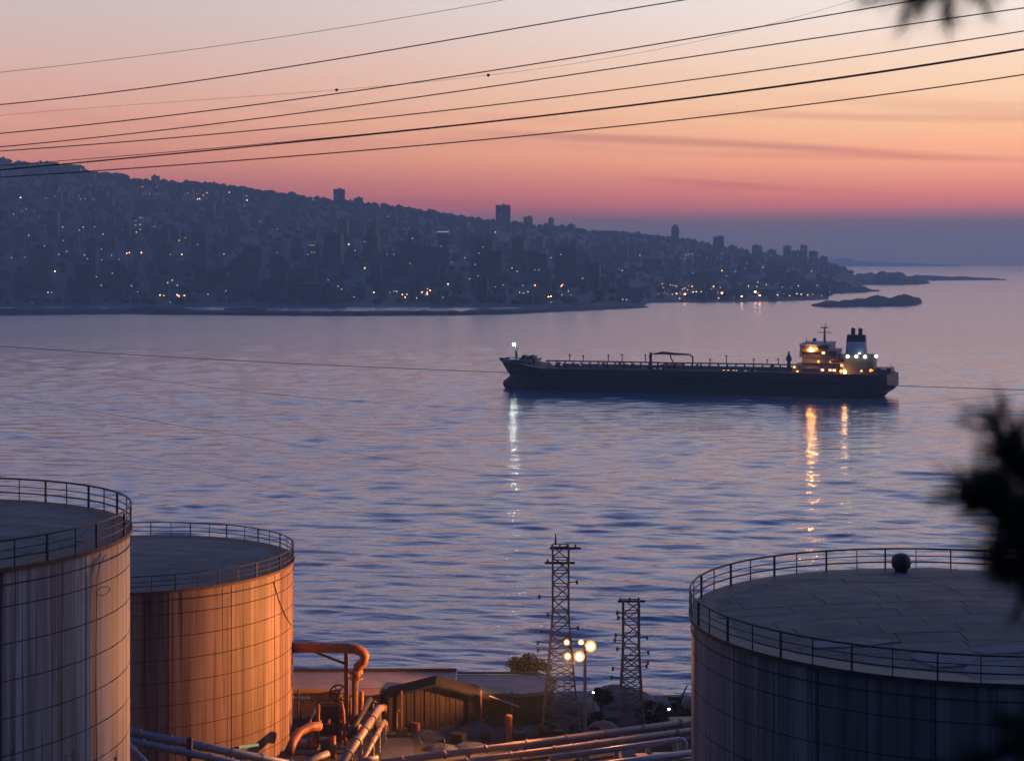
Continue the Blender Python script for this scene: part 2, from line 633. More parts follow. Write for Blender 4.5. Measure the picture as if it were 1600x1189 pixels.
def sea_mesh():
    """open water as a real wave surface: a sum of wind waves running in to the shore, finest near the camera"""
    rng = np.random.default_rng(5)
    rows = np.concatenate([np.arange(1215, 660, -1.1), np.arange(660, 470, -.6), np.arange(470, 415.6, -1.0), [415.49]])
    Y = H * F / (rows - EYE)
    dY = np.gradient(Y)
    cols = np.concatenate([np.arange(-700, -100, 40), np.arange(-100, 1700, 3.0), np.arange(1700, 2301, 40)])
    T = (cols - 800) / F
    X = T[None, :] * Y[:, None]
    YY = np.repeat(Y[:, None], len(cols), 1)
    step = np.maximum(dY, .4)[:, None]
    Z = np.zeros_like(X)
    n = 110
    lam = np.exp(rng.uniform(np.log(1.6), np.log(15.0), n))
    ang = rng.normal(R(85), R(15), n)
    for q in range(n):
        k = 2 * math.pi / lam[q]
        ph = rng.uniform(0, 2 * math.pi)
        fade = np.clip((lam[q] / (2.2 * step) - .6) / .8, 0, 1)
        Z += fade * (SLOPE * math.sqrt(2 / n) / k) * np.sin(k * (math.cos(ang[q]) * X + math.sin(ang[q]) * YY) + ph)
    calm = np.zeros_like(X)
    for q in range(14):
        l2 = rng.uniform(120, 520); a = rng.normal(R(88), R(14))
        k = 2 * math.pi / l2
        calm += np.sin(k * (math.cos(a) * X * .6 + math.sin(a) * YY) + rng.uniform(0, 6.28))
    Z *= np.clip(1.0 + .05 * calm, .82, 1.18)
    Z += .35 * Z * np.abs(Z)                       # sharper crests, flatter troughs
    nr, nc = X.shape
    co_ = np.stack([X, YY, Z], -1).reshape(-1, 3).astype(np.float32)
    idx = np.arange(nr * nc).reshape(nr, nc)
    f = np.stack([idx[:-1, :-1], idx[:-1, 1:], idx[1:, 1:], idx[1:, :-1]], -1).reshape(-1, 4).astype(np.int32)
    me = bpy.data.meshes.new('sea')
    me.vertices.add(len(co_)); me.vertices.foreach_set('co', co_.ravel())
    me.loops.add(f.size); me.loops.foreach_set('vertex_index', f.ravel())
    me.polygons.add(len(f)); me.polygons.foreach_set('loop_start', np.arange(0, f.size, 4, dtype=np.int32))
    me.polygons.foreach_set('loop_total', np.full(len(f), 4, np.int32))
    me.polygons.foreach_set('use_smooth', np.ones(len(f), bool))
    me.update(calc_edges=True)
    me.materials.append(M['sea'])
    return me


SLOPE = .10
tag(link('sea', sea_mesh()), kind='structure')

# ------------------------------------------------------------------ near ground: hillside, terraces, yard
prof = [(-420, 205), (-200, 125), (-60, 78), (-12, 62.5), (-3, 59.5), (4, 59.0), (15, 55.0), (40, 44), (75, 24), (95, 15), (160, 14.5), (186, 5), (222, 5), (224.5, 3.5), (227, -1.5), (232, -4)]


def ground_z(x, y):
    for (a, za), (c, zc) in zip(prof, prof[1:]):
        if a <= y <= c:
            z = za + (zc - za) * (y - a) / (c - a)
            break
    else:
        z = prof[0][1] if y < prof[0][0] else prof[-1][1]
    if 70 < y < 152 and x < -24:       # higher terrace under the left tank
        k = min(1, (-24 - x) / 8) * min(1, (152 - y) / 12)
        z = max(z, 15 + 5.4 * k if z < 20.4 else z)
    return z


b = MB()
xs = [-420 + i * 12 for i in range(71)]
ys = sorted(set([p[0] for p in prof] + [-420 + i * 15 for i in range(44)]))
ys = [y for y in ys if y <= 232]
for y in ys:
    for x in xs:
        z = ground_z(x, y)
        if y < 185 and not (-4 < y < 6 and abs(x) < 8):
            z += noise.noise((x * .03, y * .03, 0)) * (.5 if 90 < y else 1.5)
        b.v.append((x, y + (noise.noise((x * .05, 3.3, y)) * 1.5 if y > 222 else 0), z))
nx = len(xs)
for j in range(len(ys) - 1):
    for i in range(nx - 1):
        b.f.append((j * nx + i, j * nx + i + 1, (j + 1) * nx + i + 1, (j + 1) * nx + i))
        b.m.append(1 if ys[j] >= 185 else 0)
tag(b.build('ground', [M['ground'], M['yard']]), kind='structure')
b = MB()
p = [onz(596, 1185, 5), onz(648, 1185, 5), onz(640, 1122, 5), onz(607, 1122, 5)]
b.add([(q.x, q.y, 5.006) for q in p], [(0, 1, 2, 3)])
tag(b.build('road', M['asphalt']), kind='structure')


# ------------------------------------------------------------------ storage tanks
def tank(label, cx, cyy, zb, RR, HH, paint, roofm, railm, ncourse=9, nplate=16, rail_h=1.6, npost=46, patches=0, seed=1):
    rnd = random.Random(seed)
    base = (cx, cyy, zb)
    t = thing('storage_tank', base, label, 'tank', 'cylindrical storage tanks')
    MB().lathe((0, 0, 0), [(RR - .07, 0), (RR - .07, HH)], 96).build('inner_shell', M['seam'], t, True)
    hc = HH / ncourse
    da = 2 * math.pi / nplate
    gap = .04
    b = MB()
    seg = 5
    a0, a1 = 1.5 * gap / RR, da - 1.5 * gap / RR
    z0, z1 = gap, hc - gap
    for k in range(seg + 1):                       # outer face
        a = a0 + (a1 - a0) * k / seg
        b.v += [(RR * math.cos(a), RR * math.sin(a), z0), (RR * math.cos(a), RR * math.sin(a), z1)]
    for k in range(seg):
        b.f.append((2 * k, 2 * k + 2, 2 * k + 3, 2 * k + 1)); b.m.append(0)
    nfront = len(b.f)
    edge = [(a0 + (a1 - a0) * k / seg, z0) for k in range(seg + 1)] + [(a1 - (a1 - a0) * k / seg, z1) for k in range(seg + 1)]
    o_ = len(b.v)
    for a, z in edge:                              # its edges, folded back to the inner shell
        b.v += [(RR * math.cos(a), RR * math.sin(a), z), ((RR - .07) * math.cos(a), (RR - .07) * math.sin(a), z)]
    ne = len(edge)
    for k in range(ne):
        k2 = (k + 1) % ne
        b.f.append((o_ + 2 * k, o_ + 2 * k + 1, o_ + 2 * k2 + 1, o_ + 2 * k2)); b.m.append(0)
    me = b.mesh('shell_plate', paint)
    me.polygons.foreach_set('use_smooth', [i < nfront for i in range(len(b.f))])
    for c in range(ncourse):
        for k in range(nplate):
            o = link('shell_plate', me, t, (0, 0, c * hc), (k + .13) * da)
    # roof: shallow cone with a raised rim
    b = MB()
    nr, na = 7, 72
    for i in range(nr + 1):
        r2 = (RR - .15) * i / nr
        for k in range(na):
            a = 2 * math.pi * k / na
            z = HH + .9 * (1 - (i / nr) ** 1.6) + noise.noise((r2 * math.cos(a) * .4 + seed, r2 * math.sin(a) * .4, 0)) * .07
            b.v.append((r2 * math.cos(a), r2 * math.sin(a), z))
    for i in range(nr):
        for k in range(na):
            k2 = (k + 1) % na
            b.f.append((i * na + k, (i + 1) * na + k, (i + 1) * na + k2, i * na + k2)); b.m.append(0)
    roof = b.build('roof', roofm, t, True)
    # lapped roof plates, each a little proud of the deck
    rows_ = int(2 * RR / 2.3)
    for i in range(rows_):
        y0 = -RR + i * 2.3; y1 = y0 + 2.24
        x0 = -RR - rnd.uniform(0, 4.5)
        while x0 < RR:
            x1 = x0 + rnd.uniform(4.2, 6.4)
            g_ = []
            for yq in (y0, (y0 + y1) / 2, y1):
                for k in range(6):
                    xq = x0 + (x1 - .07 - x0) * k / 5
                    rq = math.hypot(xq, yq)
                    s_ = min(1, (RR - .25) / rq) if rq > 0 else 1
                    g_.append((xq * s_, yq * s_))
            area = max(p[0] for p in g_) - min(p[0] for p in g_)
            mid_ = math.hypot((x0 + x1) / 2, (y0 + y1) / 2)
            if area > .8 and mid_ < RR + .4:
                pb = MB(); up = .03 + rnd.uniform(0, .022)
                for (xq, yq) in g_:
                    rq = min(1, math.hypot(xq, yq) / RR)
                    pb.v.append((xq, yq, HH + .9 * (1 - rq ** 1.6) + noise.noise((xq * .4 + seed, yq * .4, 0)) * .07 + up))
                for a_ in range(2):
                    for k in range(5):
                        pb.f.append((a_ * 6 + k, a_ * 6 + k + 1, a_ * 6 + 7 + k, a_ * 6 + 6 + k)); pb.m.append(0)
                n0 = len(pb.v)
                rim_ = [0, 1, 2, 3, 4, 5, 11, 17, 16, 15, 14, 13, 12, 6]
                pb.v += [(pb.v[q][0], pb.v[q][1], pb.v[q][2] - .09) for q in rim_]
                for k in range(14):
                    pb.f.append((rim_[k], n0 + k, n0 + (k + 1) % 14, rim_[(k + 1) % 14])); pb.m.append(0)
                pb.build('roof_plate', M['rp%d' % rnd.choice((1, 1, 1, 2, 3))] if roofm is not M['roof_c'] else M['rq%d' % rnd.choice((1, 1, 2, 3))], roof)
            x0 = x1
    # walkway kerb and stiffening rings under the railing
    MB().lathe((0, 0, HH), [(RR - .2, -.12), (RR + .2, -.12), (RR + .2, .16), (RR - .2, .16)], 96).build('rim_kerb', railm[1], t)
    MB().ring((0, 0, HH - .95), RR + .02, .045, 96, 5).build('stiffening_ring', M['seam'], t)
    for z, r2 in ((rail_h, .075), (rail_h * .64, .04), (rail_h * .34, .06)):
        MB().ring((0, 0, HH + .15 + z), RR + .08, r2, 96, 6).build('rail', railm[0], t)
    thick = MB().box((0, 0, rail_h / 2), (.15, .10, rail_h)).mesh('post', railm[0])
    thin = MB().box((0, 0, rail_h / 2), (.07, .06, rail_h)).mesh('post', railm[0])
    for k in range(npost):
        a = 2 * math.pi * (k + rnd.uniform(-.08, .08)) / npost
        link('post', thick if k % 2 == 0 else thin, t, ((RR + .08) * math.cos(a), (RR + .08) * math.sin(a), HH + .15), a)
    for k in range(patches):
        a = rnd.uniform(0, 6.28); r2 = RR * math.sqrt(rnd.uniform(.02, .75))
        x, y = r2 * math.cos(a), r2 * math.sin(a)
        b = MB()
        nn = rnd.randint(5, 8)
        sx2, sy2 = rnd.uniform(1.2, 3.2), rnd.uniform(1.0, 2.6)
        vs2 = []
        for q in range(nn):
            an = 2 * math.pi * q / nn
            k2 = rnd.uniform(.7, 1.15)
            px_, py_ = x + sx2 * k2 * math.cos(an), y + sy2 * k2 * math.sin(an)
            rr_ = min(1, math.hypot(px_, py_) / RR)
            vs2.append((px_, py_, HH + .9 * (1 - rr_ ** 1.6) + .11 + noise.noise((px_ * .4 + seed, py_ * .4, 0)) * .07))
        b.v = vs2 + [(v[0] * 1.01, v[1] * 1.01, v[2] - .07) for v in vs2]
        b.f = [tuple(range(nn))] + [(q, q + nn, (q + 1) % nn + nn, (q + 1) % nn) for q in range(nn)]
        b.m = [0] * len(b.f)
        b.build('roof_patch', M['patch'], roof)
    return t


T3 = tank('dark grey-blue tank on the right with a bitumen-patched roof', 31.35, 120, 15, 18.8, 21.0, M['paint_c'], M['roof_c'], (M['rail'], M['rail']), patches=5, seed=3)
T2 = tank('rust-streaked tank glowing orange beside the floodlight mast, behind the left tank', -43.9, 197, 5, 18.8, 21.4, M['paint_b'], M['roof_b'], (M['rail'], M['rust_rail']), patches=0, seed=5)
T1 = tank('pale tank at the left edge of the frame, nearest on that side', -46.0, 121, 20.4, 18.8, 21.1, M['paint_a'], M['roof_a'], (M['rail'], M['rust_rail']), patches=0, seed=8, rail_h=1.7)
# round roof vent at the far edge of the right tank
d = P(1408, 889, 137.5) - Vector((31.35, 120, 15))
b = MB()
b.lathe((d.x, d.y, 21.1), [(.5, 0), (.5, .25), (.72, .42), (.78, .8), (.72, 1.15), (.5, 1.42), (.2, 1.52)], 18)
v = b.build('roof_vent', M['rail'], T3, True)
b = MB()
b.ring((d.x, d.y, 21.9), .79, .05, 24, 5)
b.build('vent_band', M['dark'], v)
# hanging cable and small bracket on the left tank, cable on the middle one
def on_shell(cx, cyy, zb, RR, px, py):
    """point on the near side of a tank shell seen at a pixel, in tank space"""
    t_ = (px - 800) / F
    A = 1 + t_ * t_; Bq = -2 * (t_ * cx + cyy); Cq = cx * cx + cyy * cyy - RR * RR
    Yq = (-Bq - math.sqrt(max(0, Bq * Bq - 4 * A * Cq))) / (2 * A)
    q = P(px, py, Yq)
    return Vector((q.x - cx, q.y - cyy, q.z - zb))
b = MB(); b.tube([on_shell(-46, 121, 20.4, 18.88, x, y) for x, y in ((165, 866), (156, 882), (152, 902), (151, 940), (150, 1010), (150, 1080), (151, 1189))], .035, 5)
b.build('hanging_cable', M['dark'], T1)
q1, q2 = on_shell(-46, 121, 20.4, 19.3, 150, 926), on_shell(-46, 121, 20.4, 19.3, 172, 920)
b = MB(); b.tube([q1.lerp(q2, .5 - .5 * math.cos(a_ * .7)) + Vector((0, 0, .28 * math.sin(a_ * .7))) for a_ in range(10)], .03, 5)
b.build('bracket', M['rust_rail'], T1)
b = MB(); b.tube([on_shell(-43.9, 197, 5, 18.88, x, y) for x, y in ((428, 910), (436, 938), (446, 962), (455, 976))], .05, 5)
b.build('hanging_cable', M['dark'], T2)


# ------------------------------------------------------------------ far shore: hill, breakwaters, islets
def interp(tab, x):
    if x <= tab[0][0]: return tab[0][1]
    for (a, va), (c, vc) in zip(tab, tab[1:]):
        if x <= c:
            k = (x - a) / (c - a)
            return va + (vc - va) * k
    return tab[-1][1]


RIDGE = [(-1100, 250), (-500, 245), (0, 254), (60, 262), (130, 271), (180, 277), (215, 286), (300, 290), (350, 293), (430, 306), (520, 317), (600, 325), (680, 336),
         (760, 348), (850, 356), (920, 365), (1000, 370), (1080, 379), (1130, 390), (1180, 398), (1230, 403), (1280, 410), (1310, 420), (1340, 432), (1352, 440)]
RDIST = [(-1100, 3300), (0, 3600), (800, 4200), (1150, 4700), (1352, 5000)]
SHORE = [(-1100, 479), (300, 479), (860, 480), (930, 481), (1004, 478), (1012, 473), (1200, 471), (1290, 468), (1300, 458), (1352, 456)]


def sdist(px): return (H) * F / (interp(SHORE, px) - EYE)
def rdist(px): return interp(RDIST, px)
def rz_(px): return H + (EYE - interp(RIDGE, px)) * rdist(px) / F


def hill(px, v):
    """point on the hillside: column px, v = 0 at the shore .. 1 at the ridge, > 1 behind"""
    a, c = sdist(px), rdist(px)
    Y = a + (c - a) * v
    zr = rz_(px)
    if v <= 1:
        z = 2.2 + (zr - 2.2) * (v ** 1.12)
        k = math.sin(math.pi * min(1, v)) ** .7 if v > 0 else 0
        z += k * (noise.noise((px * .006, v * 3.0, 1.0)) * 16 + noise.noise((px * .022, v * 8, 4.0)) * 6)
    else:
        z = zr - (v - 1) * zr * .9
    if v < 0: z = -3
    return Vector(((px - 800) / F * Y, Y, z))


def hill_at(px, py, lift=0):
    """the hillside point seen at a pixel (None in the sky)"""
    for i in range(401):
        v = i / 400
        q = hill(px, v)
        if EYE + (H - (q.z + lift)) * F / q.y <= py:
            return q, v
    return hill(px, 1.0), 1.0


b = MB()
cols = [-1100 + i * 40 for i in range(27)] + [-20 + i * 8 for i in range(172)]
rows = [-.02, 0] + [i / 44 for i in range(1, 45)] + [1.06, 1.15, 1.3]
for v in rows:
    for px in cols:
        b.v.append(hill(px, v))
nx = len(cols)
for j in range(len(rows) - 1):
    for i in range(nx - 1):
        b.f.append((j * nx + i, j * nx + i + 1, (j + 1) * nx + i + 1, (j + 1) * nx + i)); b.m.append(0)
tag(b.build('hillside', M['hill'], smooth=True), kind='structure')


def rock_spit(name, pts, rough=1.0, seed=0, bush=0):
    """low land seen from the photo rows: list of (px, row of water edge, width in depth m, height m)"""
    b = MB()
    n = 7
    dense = []
    for (a, c) in zip(pts, pts[1:]):
        k = max(2, int(abs(c[0] - a[0]) / 6))
        for i in range(k):
            dense.append(tuple(a[q] + (c[q] - a[q]) * i / k for q in range(4)))
    dense.append(pts[-1])
    for (px, py, wd, hh) in dense:
        Y0 = H * F / (py - EYE)
        for j in range(n):
            s = j / (n - 1)
            Y = Y0 + wd * s
            z = hh * min(1, 3.2 * min(s, 1 - s)) + noise.noise((px * .07 + seed, s * 5, seed)) * rough * hh * .45
            if j in (0, n - 1): z = -1.5
            b.v.append(((px - 800) / F * Y0 * (Y / Y0), Y + noise.noise((px * .05, s, seed + 5)) * rough * 6, z))
    for i in range(len(dense) - 1):
        for j in range(n - 1):
            b.f.append((i * n + j, (i + 1) * n + j, (i + 1) * n + j + 1, i * n + j + 1)); b.m.append(0)
    return b.build(name, M['rock'], smooth=False)


tag(rock_spit('breakwater', [(-900, 493, 40, 5.5), (0, 492.5, 40, 6), (70, 492, 40, 6), (200, 490.5, 40, 5.5), (245, 491, 45, 8), (275, 491.5, 45, 8), (310, 492, 36, 4.8), (420, 493, 30, 4.5), (560, 493.5, 28, 4.2), (720, 492.5, 28, 4.2), (800, 491, 45, 5), (860, 488, 90, 6), (930, 485, 110, 6), (990, 482, 50, 3.5), (1012, 480.5, 12, 1.2)], .8, 1),
    'long low dark stone breakwater in front of the lit harbour town', 'breakwater')
tag(rock_spit('inner_mole', [(350, 484.6, 8, 2.2), (362, 484.8, 12, 2.8), (405, 484.8, 12, 2.8), (417, 484.6, 8, 2.0)], .3, 4),
    'short straight mole in the still water behind the left breakwater', 'mole')
tag(rock_spit('rocky_islet', [(1268, 478, 15, 1.5), (1290, 480.5, 60, 6), (1330, 480, 110, 7), (1350, 479.5, 130, 9), (1372, 479, 150, 12.5), (1390, 479, 120, 8.5), (1412, 478, 130, 12), (1428, 477, 110, 10), (1438, 475, 60, 6), (1441, 474, 20, 2)], 1.0, 9),
    'dark rocky islet off the cape, right of the shore lights', 'islet')
tag(rock_spit('wooded_headland', [(1300, 452, 300, 18), (1335, 446, 420, 22), (1375, 445, 380, 24), (1395, 445, 300, 30), (1410, 445, 200, 20), (1432, 444.5, 100, 13), (1448, 443.5, 40, 6), (1453, 443, 10, 2)], 1.3, 12),
    'low wooded headland running out beyond the lit town', 'headland')
tag(rock_spit('low_cape', [(1400, 440.5, 200, 14), (1440, 439, 200, 13), (1470, 438.5, 150, 9), (1500, 438, 120, 8), (1530, 438, 100, 7), (1560, 438, 70, 4), (1572, 438, 30, 1.5)], 1.5, 15),
    'thin flat reef reaching farthest right into the bright water', 'reef')
tag(rock_spit('pier_rocks', [(1280, 458.5, 60, 9), (1320, 458, 60, 11), (1352, 456.5, 50, 9), (1362, 455.5, 14, 3), (1374, 455.3, 12, 2.5)], .9, 19),
    'small rocky point with a jetty tip just below the headland', 'rocks')
tag(rock_spit('far_coast', [(1150, 416.4, 300, 60), (1310, 416.4, 300, 62), (1328, 416.4, 300, 60), (1345, 416.4, 300, 38), (1400, 416.4, 300, 28), (1440, 416.4, 250, 18), (1500, 416.4, 200, 10)], .9, 23),
    'faint blue far coast lying on the horizon', 'coast')

# woodland on the hill: one canopy of small crowns
rnd = random.Random(11)
b = MB()
for i in range(2600):
    px = rnd.uniform(-120, 1330)
    v = 1 - rnd.random() ** 1.5 if i % 3 else rnd.uniform(.96, 1.01)
    q = hill(px, v)
    s = rnd.uniform(3.2, 6.5) * (1 + .3 * (v > .9))
    b.ball((q.x, q.y, q.z + s * .5), s, 0, 1, (rnd.uniform(.8, 1.5), 1, rnd.uniform(.7, 1.3)), .22)
for px0, px1, py, y0, hh in ((1335, 1430, 436, 4250, 7), (1455, 1560, 436, 5250, 5), (1285, 1345, 449, 3700, 6)):
    for i in range(60):
        px = rnd.uniform(px0, px1)
        s = rnd.uniform(.5, 1.2) * hh
        b.ball(((px - 800) / F * y0, y0 + rnd.uniform(0, 150), H - (py - EYE) * y0 / F), s, 0, 1, (1.4, 1, .8), .25)
tag(b.build('hill_woodland', M['wood']), 'dark woods covering the far hillside', 'woods', kind='stuff')


# ------------------------------------------------------------------ the town across the bay
def block_mesh(wd, dp, floors, fh=3.1, crown=1.5, walls=None):
    """apartment block: every storey a projecting slab and wall and a recessed window band, lofted as one body"""
    b = MB()
    rings = [(0, -6)]
    z = 0
    for k in range(floors):
        rings += [(0, z), (0, z + fh * .42), (-.5, z + fh * .42), (-.5, z + fh * .88), (0, z + fh * .88)]
        z += fh
    rings += [(.25, z), (.25, z + crown)]
    for ins, zz in rings:
        for i, j in ((-1, -1), (1, -1), (1, 1), (-1, 1)):
            b.v.append((i * (wd / 2 + ins), j * (dp / 2 + ins), zz))
    for r in range(len(rings) - 1):
        for k in range(4):
            k2 = (k + 1) % 4
            b.f.append((r * 4 + k, r * 4 + k2, (r + 1) * 4 + k2, (r + 1) * 4 + k))
            b.m.append(1 if rings[r][0] < -.2 and rings[r + 1][0] < -.2 else 0)
    t = (len(rings) - 1) * 4
    b.f.append((t, t + 1, t + 2, t + 3)); b.m.append(0)
    return b, z + crown


VAR = []
for i, (wd, dp, fl) in enumerate([(18, 14, 6), (24, 15, 8), (14, 14, 10), (20, 16, 12), (30, 14, 5), (16, 12, 4), (22, 18, 15), (26, 16, 9)]):
    for wl in ('wall1', 'wall2', 'wall3'):
        bb, hh = block_mesh(wd, dp, fl)
        VAR.append((bb.mesh('apartment_block', [M[wl], M['glass']]), wd, dp, hh, fl))
HUT = MB().box((0, 0, 1.6), (5, 4, 3.2)).mesh('stair_hut', M['wall2'])
HUT2 = MB().lathe((0, 0, 0), [(1.6, 0), (1.6, 2.6), (.3, 3.2)], 8).mesh('water_tank', M['wall3'])
WINW = MB().box((0, 0, 0), (1.8, .3, 1.5)).mesh('lit_window', M['warmwin'])
WINC = MB().box((0, 0, 0), (1.8, .3, 1.5)).mesh('lit_window', M['coolwin'])


def dress(o, wd, dp, hh, fl, nwin, rnd):
    link('stair_hut', HUT, o, (rnd.uniform(-.25, .25) * wd, 0, hh))
    if rnd.random() < .6:
        link('water_tank', HUT2, o, (rnd.uniform(-.3, .3) * wd, dp * .25, hh))
    for k in range(nwin):
        f = rnd.randrange(max(1, fl // 3), fl)
        link('lit_window', WINW if rnd.random() < .55 else WINC, o, (rnd.uniform(-.42, .42) * wd, -dp / 2 + .40, f * 3.1 + 3.1 * .65))


def facing(q): return -math.atan2(q.x, q.y)


# towers one can pick out: (px of centre, row of the top, row of the foot, width px, floors visible, label)
SPECIAL = [
    (79, 253, 264, 24, 'flat wide block on the ridge at far left', 'wall3'),
    (62, 251.5, 264, 8, 'narrow block on the ridge beside the flat wide block', 'wall3'),
    (109, 257.5, 268, 30, 'long pale-topped block on the ridge at far left', 'wall2'),
    (125, 256, 268, 14, 'square ridge-top block just right of the long ridge block', 'wall2'),
    (243, 275.5, 290, 13, 'lone square tower on the ridge above the string of lights', 'wall3'),
    (530, 293.5, 316, 18, 'dark tower standing on the skyline at the middle of the ridge', 'wall3'),
    (560, 307, 320, 15, 'lower block on the skyline right of the dark ridge tower', 'wall3'),
    (786, 320, 352, 23, 'tallest wide tower on the skyline above the bay', 'wall3'),
    (825, 338, 356, 14, 'rounded block on the skyline right of the tallest skyline tower', 'wall3'),
    (861, 340, 358, 9, 'slim tower on the skyline, second right of the tallest one', 'wall3'),
    (893, 350, 364, 12, 'small block on the skyline at the right third of the ridge', 'wall3'),
    (310, 363, 420, 22, 'tall dark tower with a pale vertical strip, low on the left hill', 'wall3'),
    (489, 380, 425, 20, 'dark tower with a lit roof sign, low at the middle left', 'wall3'),
    (692, 361, 420, 17, 'tall tower with white lights along its roof edge', 'wall2'),
    (754, 379, 440, 18, 'dark slim tower between the white-lit tower and the wide slab', 'wall3'),
    (744, 403, 450, 18, 'dark block standing in front of the slim tower', 'wall3'),
    (884, 387, 440, 33, 'big wide slab tower rising above the town centre', 'wall3'),
    (842, 395, 440, 26, 'broad mid-height block left of the big slab tower', 'wall2'),
    (640, 385, 430, 16, 'grey block left of the white-lit tower', 'wall2'),
    (142, 372, 430, 14, 'pale ribbed tower with vertical strips on the left hill', 'wall1'),
    (160, 380, 432, 9, 'slim pale tower close beside the ribbed tower', 'wall1'),
    (98, 365, 400, 8, 'thin pale tower left of the ribbed tower', 'wall1'),
    (1055, 356, 382, 12, 'domed tower on the right shoulder of the ridge', 'wall3'),
    (1123, 368, 400, 17, 'tall square tower near the right end of the ridge', 'wall3'),
    (1145, 383, 405, 14, 'pointed grey block behind the tall square ridge-end tower', 'wall2'),
    (1183, 382, 405, 16, 'dark stepped block right of the tall square ridge-end tower', 'wall3'),
    (1206, 390, 408, 14, 'low block between the stepped block and the cape towers', 'wall2'),
    (1230, 384, 412, 13, 'left one of the three cape-end towers', 'wall3'),
    (1256, 382, 412, 11, 'middle and tallest of the three cape-end towers', 'wall3'),
    (1271, 393, 414, 15, 'right stepped tower of the three cape-end towers', 'wall3'),
    (1243, 391, 414, 18, 'wide low block joining the cape-end towers', 'wall3'),
    (1287, 400, 418, 12, 'last low block at the very end of the cape', 'wall3'),
    (1100, 395, 420, 20, 'broad grey block below the right shoulder of the ridge', 'wall2'),
    (1165, 402, 428, 24, 'broad block on the slope above the shore lights', 'wall3'),
]
for i, (px, yt, yb, wp, lab, wl) in enumerate(SPECIAL):
    q, v = hill_at(px, yb)
    wd = wp * q.y / F
    hh = (yb - yt) * q.y / F
    fl = max(3, int((hh - 1.5) / 3.1))
    bb, h2 = block_mesh(wd, wd * .8, fl)
    o = link('tower_block' if fl > 9 else 'apartment_block', bb.mesh('tower_block', [M[wl], M['glass']]), None, q, facing(q))
    tag(o, 'hazy ' + lab, 'building', 'buildings of the town across the bay')
    dress(o, wd, wd * .8, h2, fl, rnd.randint(1, 3) if i not in (7, 16, 5) else 1, rnd)
    if 'domed' in lab:
        MB().lathe((0, 0, h2), [(wd * .42, 0), (wd * .38, 3), (wd * .2, 7), (.5, 9)], 10).build('dome', M['wall3'], o)
    if 'white lights' in lab:
        for k in range(6):
            link('lit_window', WINC, o, (wd * (-.45 + .18 * k), -wd * .4 - .1, h2 - 1.2), 0, (1.5, 1, 1.3))
    if 'roof sign' in lab:
        for k in range(3):
            link('lit_window', WINW, o, (wd * (-.3 + .2 * k), -wd * .4 - .1, h2 - 1.0), 0, (1.5, 1, 1))
    if 'vertical strip' in lab:
        MB().box((wd * .12, -wd * .4 - .6, h2 * .5), (1.3, .6, h2 * .9)).build('stair_strip', M['wall1'], o)

BANDS = [(.0, .16, 'on the waterfront'), (.16, .38, 'above the waterfront'), (.38, .66, 'halfway up the hill'), (.66, .97, 'high on the hill')]
SECT = [(110, 'at the far left'), (210, 'left of the string of ridge lights'), (400, 'under the string of ridge lights'), (520, 'left of the dark ridge tower'), (640, 'below the dark ridge tower'), (740, 'left of the tallest skyline tower'),
        (850, 'below the tallest skyline tower'), (980, 'around the big slab tower'), (1110, 'above the waterfront lamps'), (1200, 'near the cape towers'), (2000, 'at the cape end')]


def place_words(px, v):
    return next(t for a, c, t in BANDS if a <= v < c) + ' ' + next(t for a, t in SECT if px < a)


